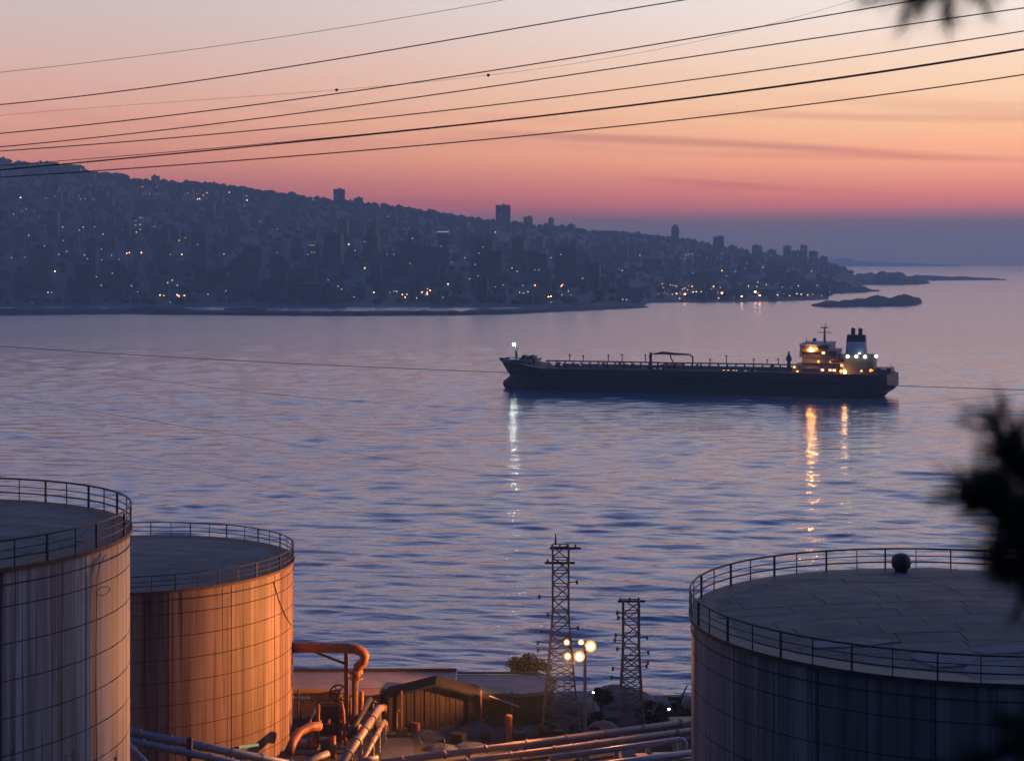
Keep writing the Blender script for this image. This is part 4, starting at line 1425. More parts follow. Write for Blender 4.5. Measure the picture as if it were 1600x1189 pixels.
# little ochre kiosk at the shed's left
base = onz(570, 1135, ZY)
k_ = thing('kiosk', base, 'small ochre hut between the inclined pipes and the timber shed', 'hut')
b = MB(); b.box((base.x - .6, base.y + 1.2, 6.9), (4.6, 2.2, 3.8)); b.build('wall', M['clad'], k_, at=base)
b = MB(); b.box((base.x - .6, base.y + 1.1, 8.9), (5.0, 2.8, .22)); b.build('roof', M['trim'], k_, at=base)
b = MB(); b.box((base.x - 1.7, base.y + .05, 6.6), (1.1, .1, 2.2)); b.build('door', M['dark'], k_, at=base)
b = MB(); b.box((base.x + .6, base.y + .05, 7.5), (1.4, .1, .9)); b.build('window', M['dark'], k_, at=base)

# earth mounds along the shore
def mound(label, px, Y, wd, dp, hh, seed, m='earth'):
    x = (px - 800) / F * Y
    b = MB(); n = 22
    for j in range(n + 1):
        for i in range(n + 1):
            u, v = i / n * 2 - 1, j / n * 2 - 1
            r = math.hypot(u, v)
            z = max(0, math.cos(min(1, r) * math.pi / 2)) ** .8 * hh * (1 + .35 * noise.noise((u * 2 + seed, v * 2, seed))) - .12
            b.v.append((u * wd, v * dp, z))
    for j in range(n):
        for i in range(n):
            b.f.append((j * (n + 1) + i, j * (n + 1) + i + 1, (j + 1) * (n + 1) + i + 1, (j + 1) * (n + 1) + i)); b.m.append(0)
    o = b.build('earth_mound' if m == 'earth' else 'tarped_heap', M[m], None, True)
    o.location = (x, Y, ZY)
    return tag(o, label, 'mound' if m == 'earth' else 'heap', 'earth mounds on the shore' if m == 'earth' else 'tarpaulin-covered heaps in the yard')


mound('rounded brown earth mound behind the right-hand lattice mast', 965, 219, 5.4, 3.2, 1.9, 2)
mound('low brown earth bank at the foot of the tall lattice mast', 893, 216, 4.2, 3.0, 1.7, 5)
mound('flat brown earth bank running up to the dark right tank', 1060, 219, 6.0, 2.4, .8, 8)
mound('small dark earth heap beside the floodlight mast', 943, 204.5, 2.4, 1.6, 1.6, 11)
for i, (px, py, wd, hh, lab) in enumerate(((668, 1150, 2.4, .9, 'low dark tarpaulin heap beside the asphalt strip'), (705, 1140, 2.6, 1.1, 'long tarpaulin heap in front of the shed'), (742, 1146, 2.8, 1.4, 'highest blue-black tarpaulin heap in the yard'),
                                          (780, 1140, 2.2, 1.1, 'tarpaulin heap left of the rusty post'), (690, 1170, 2.4, .8, 'nearest tarpaulin heap beside the big pipes'), (735, 1168, 2.6, .8, 'flat tarpaulin heap just above the big pipes'), (825, 1145, 1.8, .9, 'small tarpaulin heap right of the rusty post'))):
    q = onz(px, py, ZY)
    mound(lab, px, q.y, wd, 1.5, hh, 20 + i, 'tarp')
rn = random.Random(9)
for k, (px, py) in enumerate(((672, 1124), (748, 1138), (660, 1158), (690, 1172), (760, 1130))):
    q = onz(px, py + 6, ZY)
    b = MB(); b.tube([(0, 0, .1), (rn.uniform(-.5, .5), 0, 1.0), (rn.uniform(.2, 1.2), .2, 1.7)], .05, 5)
    o = b.build('scrap_bar', M['steel']); o.location = q
    tag(o, 'bent piece of scrap metal sticking out of the tarpaulin heaps', 'scrap', 'scrap among the heaps')
base = onz(795, 1166, ZY) + Vector((0, 1, 0))
b = MB(); b.lathe((0, 0, 0), [(.36, 0), (.36, 2.9), (.42, 2.95), (.42, 3.3), (.3, 3.4)], 12)
o = b.build('standpipe', M['pipe_or']); o.location = base
tag(o, 'stout rusty orange standpipe just above the big pipes', 'pipe')


# pipes
def pipe(label, pts, r, m, name='pipeline', sup=None, flange=0, group=None):
    base = Vector((pts[0][0], pts[0][1], pts[0][2]))
    t = thing(name, base, label, 'pipe', group)
    MB().tube(pts, r, 12).build('pipe_run', m, t, True, at=base)
    L_ = (Vector(pts[-1]) - Vector(pts[0])).length
    if flange:
        a, c = Vector(pts[0]), Vector(pts[1])
        for k in range(1, flange):
            q = a.lerp(c, k / flange); dd = (c - a).normalized() * .09
            MB().tube([q - dd, q + dd], r * 1.28, 12).build('flange', m, t, at=base)
    if sup:
        a, c = Vector(pts[0]), Vector(pts[1])
        for k in range(sup + 1):
            q = a.lerp(c, k / sup)
            z0 = ground_z(q.x, q.y)
            if q.z - r > z0:
                MB().box((q.x, q.y, (z0 + q.z - r) / 2), (.5, .5, q.z - r - z0 + .1)).build('support', M['conc'], t, at=base)
    return t


pipe('upper and farther of two long pinkish pipes crossing the yard', [onz(560, 1196, 6.6), onz(1120, 1122, 6.6)], .38, M['pipe'], 'pipeline', 7, 9, 'big pipes crossing the yard')
pipe('lower and nearer of two long pinkish pipes crossing the yard', [onz(585, 1209, 6.5), onz(1120, 1135, 6.5)], .34, M['pipe'], 'pipeline', 7, 8, 'big pipes crossing the yard')
pipe('thin rusty line lying just below the two long pinkish pipes', [onz(700, 1203, 6.2), onz(1120, 1147, 6.2)], .20, M['rust_rail'], 'pipeline', 6, 0, 'big pipes crossing the yard')
pipe('dark blue pipe with a bent end below the pink pipes, at the right tank', [onz(860, 1184, 7), onz(1062, 1155, 7), onz(1069, 1157, 6.8), onz(1071, 1163, 6.4), onz(1071, 1176, 5.6)], .32, M['pipe_grey'], 'pipeline', 4)
pipe('dark blue pipe lying lowest at the foot of the right tank', [onz(880, 1203, 6.5), onz(1110, 1172, 6.5)], .40, M['pipe_grey'], 'pipeline', 4)
pipe('thick inclined-looking pipe with a drooping end beside the asphalt strip', [onz(530, 1199, 8), onz(592, 1107, 8), onz(600, 1105, 7.7), onz(605, 1113, 7.0), onz(606, 1136, 5.2)], .46, M['pipe'], 'pipeline', 4, 5)
pipe('thinner pipe running beside the thick drooping pipe', [onz(560, 1200, 7.2), onz(600, 1127, 7.2), onz(603, 1131, 6.6), onz(604, 1140, 5.4)], .28, M['pipe'], 'pipeline', 4, 6)
pipe('upper blue-lit pipe passing in front of the orange tank', [P(170, 1136, 170), P(500, 1203, 176)], .42, M['pipe_grey'], 'pipeline', None, 7)
pipe('lower blue-lit pipe passing in front of the orange tank', [P(170, 1150, 168), P(480, 1215, 173)], .36, M['pipe_grey'], 'pipeline', None, 6)
pipe('pipe slanting down beside the left tank', [P(190, 1150, 160), P(250, 1215, 156)], .25, M['pipe_grey'], 'pipeline', None, 0)
b = MB(); q = P(299, 1158, 171); b.tube([(0, 0, 0), (0, 0, q.z + .3 - 9)], .28, 8); b.ball((0, 0, q.z + .35 - 9), .34, 0, 2)
o = b.build('pipe_stanchion', M['dark']); o.location = (q.x, q.y - .8, 9)
tag(o, 'dark round-topped post holding the blue-lit pipes', 'post')
# orange overhead pipe leaving the middle tank
base = P(548, 1100, 198); base.z = ZY
t = thing('overhead_pipe', base, 'orange overhead pipe bending down beside the orange-lit tank', 'pipe')
MB().tube([P(446, 1011, 198), P(540, 1012, 198), P(556, 1013.5, 198), P(566, 1018, 198), P(570, 1025, 198), P(568, 1034, 198), P(560, 1041, 198), P(557, 1048, 198), P(556, 1062, 198)], [.58] * 7 + [.5, .5], 14).build('pipe_run', M['pipe_or'], t, True, at=base)
MB().tube([P(556, 1046, 198), P(556, 1052, 198)], .82, 14).build('flange', M['pipe_or'], t, at=base)
MB().tube([P(556, 1058, 198), P(556, 1060, 198)], .82, 14).build('flange', M['pipe_or'], t, at=base)
MB().tube([P(555, 1060, 198.2), P(554, 1140, 198.2)], .38, 10).build('riser', M['rust_rail'], t, at=base)
MB().tube([P(541, 1019, 198.6), P(541, 1150, 198.6)], .26, 8).build('support_post', M['rust_rail'], t, at=base)
MB().tube([P(492, 1018, 198.3), P(512, 1026, 198.3), P(538, 1036, 198.3)], .16, 6).build('brace', M['rust_rail'], t, at=base)
# valve with hand wheel
base = onz(528, 1140, ZY)
t = thing('gate_valve', base, 'big valve with a spoked hand wheel below the orange overhead pipe', 'valve')
q = P(529, 1083, 200)
b = MB(); n = 20
b.tube([(q.x + 1.0 * math.cos(2 * math.pi * k / n), q.y, q.z + 1.0 * math.sin(2 * math.pi * k / n)) for k in range(n + 1)], .11, 6); b.build('hand_wheel', M['dark'], t, at=base)
for k in range(3):
    a = math.pi * k / 3
    b = MB(); b.tube([(q.x - math.cos(a), q.y, q.z - math.sin(a)), (q.x + math.cos(a), q.y, q.z + math.sin(a))], .06, 5); b.build('spoke', M['dark'], t, at=base)
b = MB(); b.lathe((q.x, q.y + .5, ZY), [(.4, 0), (.4, 2.2), (.75, 2.3), (.75, 2.7), (.45, 2.8), (.35, q.z - ZY)], 12); b.build('valve_body', M['rust_rail'], t, at=base)
# hopper on a frame
base = onz(514, 1165, ZY)
t = thing('hopper', base, 'brown metal hopper on a steel frame next to the orange-lit tank', 'hopper')
b = MB(); b.box((base.x, base.y, 8.6), (2.3, 1.8, 2.4)); b.box((base.x, base.y, 6.95), (2.3, 1.8, .9), 0, 0, 1); b.build('bin', M['clad_b'], t, at=base)
for i in (-1, 1):
    for j in (-1, 1):
        b = MB(); b.box((base.x + i * 1.3, base.y + j * 1.0, 7.6), (.18, .18, 5.2)); b.build('leg', M['rust_rail'], t, at=base)
for j in (-1, 1):
    b = MB(); b.box((base.x, base.y + j * 1.0, 10.1), (2.8, .16, .2)); b.build('beam', M['rust_rail'], t, at=base)
# ducts, pumps and small pipework in the cluster
def bent(label, pts, r, m, cat='pipe', name='bent_pipe'):
    return pipe(label, pts, r, m, name)
bent('curved duct leaving the foot of the orange-lit tank', [P(452, 1175, 186), P(458, 1158, 188), P(468, 1143, 190), P(485, 1135, 191), P(500, 1134, 192)], .5, M['pipe_or'])
bent('slim upright pipe left of the hopper', [P(498, 1100, 196), P(497, 1160, 196)], .16, M['pipe_or'])
bent('slim upright pipe at the hopper with a bent top', [P(533, 1095, 197), P(536, 1110, 197), P(540, 1165, 196)], .2, M['pipe_or'])
bent('thick upright pipe right of the valve wheel', [P(565, 1080, 199), P(565, 1098, 199), P(562, 1110, 199)], .26, M['pipe_or'])
bent('dark sloping conveyor-like duct beside the hopper', [P(578, 1092, 202), P(545, 1150, 194)], .34, M['dark'])
bent('short pipe stub lit at its end, at the bottom of the cluster', [P(470, 1196, 181), P(498, 1183, 184), P(512, 1178, 185)], .42, M['pipe'])
bent('stubby pipe with a bright flange at the bottom left of the big pipes', [P(560, 1190, 184), P(590, 1184, 185)], .34, M['pipe'])
bent('upright pair pipe in front of the hopper', [P(520, 1150, 190), P(521, 1185, 189)], .34, M['pipe_or'])
for lab, px, py, sc_ in (('pump set with a rounded motor left of the hopper', 478, 1175, 1.0), ('second pump set with a rounded motor beyond the hopper', 548, 1150, .8)):
    base = onz(px, py, ZY)
    t = thing('pump_set', base, lab, 'pump', 'pump sets')
    b = MB(); b.box((base.x, base.y, ZY + .2), (3.2 * sc_, 1.3 * sc_, .4)); b.build('plinth', M['conc'], t, at=base)
    b = MB(); b.tube([(base.x - 1.2 * sc_, base.y, ZY + 1), (base.x + .2 * sc_, base.y, ZY + 1)], .55 * sc_, 12); b.build('motor', M['pipe_grey'], t, at=base)
    b = MB(); b.lathe((base.x + .9 * sc_, base.y, ZY + .3), [(.5, 0), (.75, .5), (.5, 1.2), (.25, 1.3), (.25, 2.2)], 12); b.build('pump_casing', M['pipe_or'], t, at=base)
base = P(478, 1092, 204); base.z = ZY
t = thing('pole_sign', base, 'dark post with a small canopy against the ochre wall, beside the orange-lit tank', 'post')
b = MB(); b.tube([(base.x - .9, base.y, ZY), (base.x - .9, base.y, 10.2)], .14, 6); b.build('pole', M['dark'], t, at=base)
b = MB(); b.box((base.x - .5, base.y, 9.2), (1.9, 1.2, .16)); b.build('canopy', M['dark'], t, at=base)
# greenish tube lamp on a bent arm
base = P(352, 1188, 177); base.z = 9.5
t = thing('tube_lamp', base, 'pale greenish tube lamp on a bent arm in front of the orange-lit tank', 'lamp')
MB().tube([P(348, 1195, 177), P(356, 1176, 177), P(364, 1169, 177), P(374, 1166.5, 177)], .09, 6).build('arm', M['dark'], t, at=base)
MB().tube([P(374, 1166.5, 177), P(404, 1163, 177)], .14, 8).build('lamp_tube', M['tube'], t, at=base)
MB().tube([P(371, 1167, 177), P(371, 1200, 177)], .08, 6).build('post', M['dark'], t, at=base)
# low concrete duct at the right tank
base = onz(1010, 1189, ZY)
b = MB(); b.box((3.5, -1.0, .5), (13, 2.6, 1.0), .14); b.box((-2.2, -1.2, .9), (1.5, 1.4, 1.8), .14)
o = b.build('concrete_duct', M['conc']); o.location = base
tag(o, 'low concrete duct cover at the foot of the right tank', 'duct')
base = onz(1068, 1150, ZY)
b = MB(); b.box((1, 1, .9), (5, 2.2, 1.8), .1); o = b.build('ochre_block', M['clad']); o.location = base
tag(o, 'low ochre block behind the bent blue pipe at the right tank', 'block')


# drums, crates and stub pipes standing about
rn = random.Random(21)
DRUM = MB().lathe((0, 0, 0), [(.30, 0), (.30, .28), (.32, .30), (.30, .32), (.30, .60), (.32, .62), (.30, .64), (.30, .90), (.27, .90)], 14).mesh('oil_drum', M['rust_rail'])
CAP = MB().lathe((0, 0, .88), [(.05, 0), (.05, .06)], 8).mesh('bung', M['dark'])
for k, (px, py) in enumerate(((646, 1142), (652, 1144), (657, 1141), (838, 1150), (846, 1147), (853, 1150), (600, 1150), (868, 1146), (487, 1168), (893, 1143))):
    o = link('oil_drum', DRUM, None, onz(px, py, ZY), rn.uniform(0, 3), (1.15, 1.15, 1.25))
    link('bung', CAP, o, (.15, 0, 0))
    tag(o, 'rusty oil drum ' + ('left of the rusty standpipe' if px < 700 else 'right of the rusty standpipe'), 'drum', 'oil drums in the yard')
for k, (px, py, w_) in enumerate(((717, 1160, 1.6), (760, 1156, 1.2), (628, 1150, 1.4), (872, 1153, 1.3), (812, 1157, 1.5), (930, 1146, 1.2))):
    base = onz(px, py, ZY)
    t = thing('pallet_crate', base, 'dark slatted crate ' + ('in front of the highest tarpaulin heap', 'left of the rusty standpipe', 'on the asphalt strip edge', 'below the tall lattice mast', 'right of the rusty standpipe', 'right of the floodlight mast foot')[k], 'crate', 'crates in the yard')
    MB().box((0, 0, w_ * .36), (w_ * .92, w_ * .7, w_ * .7)).build('box', M['dark'], t)
    for q in range(4):
        MB().box((0, -w_ * .37, .12 + q * w_ * .19), (w_, .05, w_ * .13)).build('slat', M['clad_b'], t)
    t.rotation_euler = (0, 0, rn.uniform(-.5, .5))
for k, (px, y0, y1, r_, lab) in enumerate(((470, 1098, 1160, .12, 'thin upright vent pipe against the orange-lit tank'), (506, 1088, 1120, .10, 'thin upright pipe above the hopper'), (548, 1088, 1150, .14, 'upright pipe beside the orange riser'), (583, 1098, 1150, .12, 'upright pipe in front of the ochre hut'), (620, 1112, 1150, .10, 'thin post at the left corner of the shed'))):
    q0 = onz(px, y1, ZY)
    hh_ = (H - (y0 - EYE) / F * q0.y) - ZY
    t = thing('vent_pipe', q0, lab, 'pipe', 'thin upright pipes in the yard')
    MB().tube([(0, 0, 0), (0, 0, hh_), (.18, 0, hh_ + .2), (.4, 0, hh_ + .05)], r_, 8).build('pipe_run', M['rust_rail'], t)
    MB().tube([(0, 0, hh_ * .5 - .06), (0, 0, hh_ * .5 + .06)], r_ * 1.8, 8).build('flange', M['rust_rail'], t)
# pipe rack in the cluster: two frames carrying three lines
base = onz(500, 1172, ZY)
t = thing('pipe_rack', base, 'low steel pipe rack with three lines running off behind the hopper', 'pipe rack')
for j in (0, 3.2):
    for i in (-1.6, 1.6):
        MB().box((i, j, 1.5), (.16, .16, 3.0)).build('post', M['rust_rail'], t)
    MB().box((0, j, 3.0), (3.6, .16, .18)).build('beam', M['rust_rail'], t)
for i in (-1.1, 0, 1.0):
    MB().tube([(i, -1.0, 3.25), (i, 6.0, 3.25), (i, 6.3, 3.0), (i, 6.3, .3)], .17, 8).build('pipe_run', M['pipe_or'] if i else M['pipe_grey'], t)


# ------------------------------------------------------------------ lattice masts
def lattice(label, px, Y, py_top, hw0, hw1, nlev, arms, insul):
    x = (px - 800) / F * Y
    base = Vector((x, Y, ZY))
    hh = H - (py_top - EYE) / F * Y - ZY
    t = thing('lattice_mast', base, label, 'mast', 'lattice masts')
    prof_ = lambda k: hw0 + (hw1 - hw0) * min(1, (k / .62)) ** .8
    cs = ((-1, -1), (1, -1), (1, 1), (-1, 1))
    lev = [k / nlev for k in range(nlev + 1)]
    pt = lambda c, k: (c[0] * prof_(k), c[1] * prof_(k), k * hh)
    for c in cs:
        MB().tube([pt(c, k) for k in lev], .10, 5).build('leg', M['lattice'], t)
    for i in range(nlev):
        for q in range(4):
            a, c = cs[q], cs[(q + 1) % 4]
            if i % 2: a, c = c, a
            MB().tube([pt(a, lev[i]), pt(c, lev[i + 1])], .07, 4).build('brace', M['lattice'], t)
            MB().tube([pt(a, lev[i + 1]), pt(c, lev[i + 1])], .06, 4).build('strut', M['lattice'], t)
            if i < nlev * .5:
                MB().tube([pt(c, lev[i]), pt(a, lev[i + 1])], .06, 4).build('brace', M['lattice'], t)
    for (k, x0, x1, r) in arms:
        arm = MB(); arm.box(((x0 + x1) / 2, 0, k * hh), (x1 - x0, .3, .24)); arm = arm.build('crossarm', M['dark'], t)
        nn = max(2, int((x1 - x0) / .9))
        for q in range(nn):
            b = MB(); b.lathe((x0 + (x1 - x0) * (q + .3) / nn, 0, k * hh + .12), [(.06, 0), (.16, .08), (.08, .16), (.16, .24), (.06, .32)], 8); b.build('insulator', M['insul'], arm)
    for (k, dx) in insul:
        s = prof_(k) * (1 if dx > 0 else -1)
        MB().tube([(s, 0, k * hh), (s + dx, 0, k * hh + .05)], .06, 5).build('bracket', M['dark'], t)
        b = MB(); b.lathe((s + dx, 0, k * hh - .25), [(.08, 0), (.2, .08), (.1, .16), (.2, .26), (.1, .34), (.2, .44), (.08, .52)], 8); b.build('insulator', M['insul'], t)
    return t


lm = lattice('tall lattice mast with two crossarms left of the floodlight mast', 876, 206, 852, 2.35, .95, 14,
             [(.985, -1.3, 2.4, 1), (.905, -1.9, 1.7, 1)], [(.80, 1.0), (.72, -1.6), (.55, 1.0), (.53, -1.2), (.47, -1.5), (.43, -1.4), (.38, -1.8), (.62, -.6)])
MB().tube([(-.6, 0, 22), (-.6, 0, 23.3)], [.16, .06], 6).build('spike', M['dark'], lm)
lattice('shorter lattice mast right of the floodlight mast, hung with insulators', 986, 208, 938, 1.55, .95, 11,
        [(.995, -1.6, 1.7, 1)], [(.90, -.7), (.86, -.6), (.72, -.9), (.68, -1.0), (.70, 1.0), (.61, -.7), (.58, 1.1), (.5, 1.0), (.45, -1.1), (.38, -1.2), (.47, .8)])

# ------------------------------------------------------------------ floodlight mast (the yard's lamps)
base = Vector(((914 - 800) / F * 201.5, 201.5, ZY))
fl = thing('floodlight_mast', base, 'tall floodlight mast burning orange in the middle of the yard', 'floodlight')
MB().tube([(0, 0, 0), (0, 0, 11.2)], [.26, .15], 10).build('pole', M['steel'], fl)
ca = MB(); ca.box((-.9, 0, 11.0), (3.2, .14, .14)); ca.box((0, -.1, 10.9), (.14, 1.4, .14)); ca = ca.build('crossarm', M['steel'], fl)


def flood(px, py, Y, r, lens, power, aim, throw=None, cone=120):
    q = P(px, py, Y) - base
    d_ = Vector(aim).normalized()
    hd = MB(); hd.tube([q - d_ * (r * .9), q - d_ * (r * .3), q - d_ * .05], [r * .4, r * .7, r * .75], 14)
    hd = hd.build('lamp_head', M['dark'], fl, True)
    MB().ball(q, r * .74, 0, 2).build('lens', M[lens], hd, True)
    f_ = Vector((-q.x * .03 + d_.x * .25, -1, .1)).normalized()
    MB().tube([q + Vector((0, .12, 0)) - f_ * .02, q + Vector((0, .12, 0)) + f_ * .10], [r * 1.0, r * 1.18], 20).build('halo_disc', M['halo'], hd)  # added emissive disc turned to the camera, imitating the lamp's orange halo
    if power:
        l = bpy.data.lights.new('flood_light', 'SPOT')
        l.spot_size = R(cone)
        l.spot_blend = 1.0
        l.energy = power
        l.color = (1, .36, .09)
        l.shadow_soft_size = .3
        o = bpy.data.objects.new('flood_light', l)
        C.objects.link(o)
        o.parent = fl
        o.location = q + d_ * (r + .35)
        o.rotation_euler = Vector(throw).to_track_quat('-Z', 'Y').to_euler()


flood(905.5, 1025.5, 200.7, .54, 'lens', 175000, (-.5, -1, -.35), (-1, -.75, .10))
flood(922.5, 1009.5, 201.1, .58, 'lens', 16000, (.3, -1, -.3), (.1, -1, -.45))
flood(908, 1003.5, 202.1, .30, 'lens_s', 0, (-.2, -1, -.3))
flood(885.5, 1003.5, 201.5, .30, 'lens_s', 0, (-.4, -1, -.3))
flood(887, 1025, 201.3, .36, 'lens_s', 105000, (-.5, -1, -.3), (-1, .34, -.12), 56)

# two small white yard lamps
for px, py, pb, r, lab in ((1045, 1107, 1128, .13, 'small white lamp among the shrubs beside the right tank'), (927, 1081, 1130, .10, 'small white lamp by the bush right of the floodlight mast')):
    q = onz(px, pb, ZY)
    t = thing('yard_lamp', q, lab, 'lamp', 'small white yard lamps')
    hz = (H - (py - EYE) / F * q.y) - ZY
    MB().tube([(0, 0, 0), (0, 0, hz)], .07, 6).build('pole', M['steel'], t)
    MB().ball((0, -.15, hz), r, 0, 2, (1.3, .7, .8)).build('lens', M['led'], t)
# small jib on the shore
base = onz(1058, 1118, ZY)
t = thing('jib_crane', base, 'small jib crane with a slanting arm at the water by the right tank', 'crane')
MB().tube([(0, 0, 0), (.1, 0, 2.2)], .22, 8).build('post', M['rust_rail'], t)
MB().box((-.4, 0, 2.2), (1.5, .8, .5)).build('winch_box', M['dark'], t)
MB().tube([(.1, 0, 1.0), (.6, 0, 2.3), (1.15, 0, 3.6), (1.3, 0, 3.65)], [.14, .12, .1, .1], 6).build('arm', M['dark'], t)


# ------------------------------------------------------------------ trees and shrubs near the shore
def leafy(name, label, cat, group, loc, rx, rz, nleaf, seed, m='leaf', stem=.6):
    rn = random.Random(seed)
    t = thing(name, loc, label, cat, group)
    b = MB(); b.tube([(0, 0, 0), (rn.uniform(-.1, .1), 0, stem), (rn.uniform(-.25, .25), 0, stem + rz)], [.14, .11, .04], 6)
    for k in range(5):
        a = rn.uniform(0, 6.28)
        b.tube([(0, 0, stem * .9), (rx * .5 * math.cos(a), rx * .5 * math.sin(a), stem + rz * rn.uniform(.4, 1.2))], [.07, .02], 4)
    b.build('trunk', M['bark'], t)
    b = MB()
    lobes = [(rn.gauss(0, .42) * rx, rn.gauss(0, .42) * rx, stem + rz * (1 + rn.uniform(-.6, .65)), rn.uniform(.28, .5)) for _ in range(11)]
    for k in range(nleaf):
        lo = rn.choice(lobes)
        d_ = Vector((rn.gauss(0, 1), rn.gauss(0, 1), rn.gauss(0, 1))).normalized() * (rn.random() ** .45)
        c = Vector((lo[0] + d_.x * rx * lo[3] * 1.2, lo[1] + d_.y * rx * lo[3] * 1.2, max(.1, lo[2] + d_.z * rz * lo[3] * 1.3)))
        s = rn.uniform(.09, .2)
        u = Vector((rn.gauss(0, 1), rn.gauss(0, 1), rn.gauss(0, .6))).normalized()
        v = u.cross(Vector((rn.gauss(0, 1), rn.gauss(0, 1), rn.gauss(0, 1)))).normalized()
        b.add([c - u * s, c + v * s * .5, c + u * s, c - v * s * .5], [(0, 1, 2, 3)])
    tag(b.build('crown', M[m], t), kind='stuff')
    return t


leafy('round_tree', 'round dark tree left of the tall lattice mast', 'tree', None, Vector(((828 - 800) / F * 222, 222, ZY)), 2.4, 1.7, 5200, 3, stem=2.1)
leafy('shore_bush', 'dark bush right of the floodlight mast', 'bush', None, Vector(((940 - 800) / F * 212, 212, ZY)), 1.35, 1.2, 2400, 4, stem=1.0)
rn = random.Random(77)
for i, px in enumerate((1002, 1014, 1026, 1037, 1050, 1063, 1075, 1010, 1031, 1056)):
    Y = 207 + rn.uniform(0, 4) + (4 if i > 6 else 0)
    leafy('shrub', 'low dry shrub in the thicket between the shorter lattice mast and the right tank', 'shrub', 'shrub thicket by the right tank', Vector(((px - 800) / F * Y, Y, ZY)), .95, .65, 520, 30 + i, 'leaf2', .3)
for i, px in enumerate((845, 858, 917, 934, 952)):
    Y = 207 + rn.uniform(-1, 2)
    leafy('shrub', 'low dark scrub around the feet of the masts', 'shrub', 'scrub around the masts', Vector(((px - 800) / F * Y, Y, ZY)), .9, .5, 420, 60 + i, 'leaf2', .2)


# ------------------------------------------------------------------ overhead lines
def cable(label, img, r, Y0, Y1, grp, balls=()):
    """img: photo points the line passes through; smooth quadratic / lagrange through them, straight in plan"""
    def yy(x):
        s = 0
        for i, (xi, yi) in enumerate(img):
            w_ = 1
            for j, (xj, _) in enumerate(img):
                if i != j: w_ *= (x - xj) / (xi - xj)
            s += yi * w_
        return s
    pts = []
    n = 44
    a0, a1 = -160, 1760
    for k in range(n + 1):
        px = a0 + (a1 - a0) * k / n
        f = (px - 0) / 1600
        Y = 1 / (1 / Y0 + (1 / Y1 - 1 / Y0) * f)
        pts.append(P(px, yy(px), Y))
    b = MB(); b.tube(pts, r, 6)
    o = b.build('overhead_line', M['cable'])
    tag(o, label, 'cable', grp)
    for px in balls:
        f = px / 1600
        Y = 1 / (1 / Y0 + (1 / Y1 - 1 / Y0) * f)
        MB().ball(P(px, yy(px), Y), .085, 0, 2, (1.2, 1, 1)).build('damper', M['dark'], o)
    return o


G1 = 'power lines crossing the sky'
cable('topmost faint power line at upper left', [(0, 113.5), (400, 64), (790, 0)], 0.0172, 120, 100, G1)
cable('second power line from the top, leaving the frame at top centre', [(0, 164), (400, 113), (800, 46), (1072, 0)], 0.0312, 95, 80, G1)
cable('hair-thin line crossing the third power line, with two dampers', [(0, 181), (526, 141), (763, 118), (1100, 63)], 0.0086, 110, 90, G1, (526, 763))
cable('third power line from the top, ending behind the pine tip', [(0, 209), (400, 164), (800, 106), (1320, 20)], 0.0312, 95, 80, G1)
cable('fourth power line, reaching the right edge near the top corner', [(0, 230), (400, 186), (800, 131), (1600, 13)], 0.0289, 92, 76, G1)
cable('fifth power line, middle of the bundle at the right edge', [(0, 236.5), (400, 204), (800, 161), (1600, 49)], 0.0289, 92, 76, G1)
cable('thickest darkest power line of the bundle', [(0, 266), (520, 216.5), (800, 187), (1600, 78)], 0.0390, 92, 74, G1)
cable('thin line that merges into the thickest power line', [(0, 259), (520, 215), (800, 186), (1600, 76.5)], 0.0203, 100, 84, G1)
cable('lowest power line of the bundle, grazing the ridge at left', [(0, 277.5), (400, 249), (800, 214.5), (1600, 117)], 0.0312, 92, 76, G1)
G2 = 'thin lines hanging across the water'
cable('dark wire across the water, running level with the ship', [(0, 541), (400, 565), (785, 582), (1500, 606)], .021, 120, 110, G2)
cable('faint wire over the water just below the dark wire at left', [(0, 559), (300, 602), (700, 636)], .008, 120, 110, G2)
cable('faint wire sloping over the water at left above the tanks', [(0, 617), (219, 655), (525, 705)], .010, 120, 110, G2)
cable('faintest wire sloping lowest over the water above the left tank', [(0, 677), (200, 712), (350, 744)], .008, 115, 105, G2)


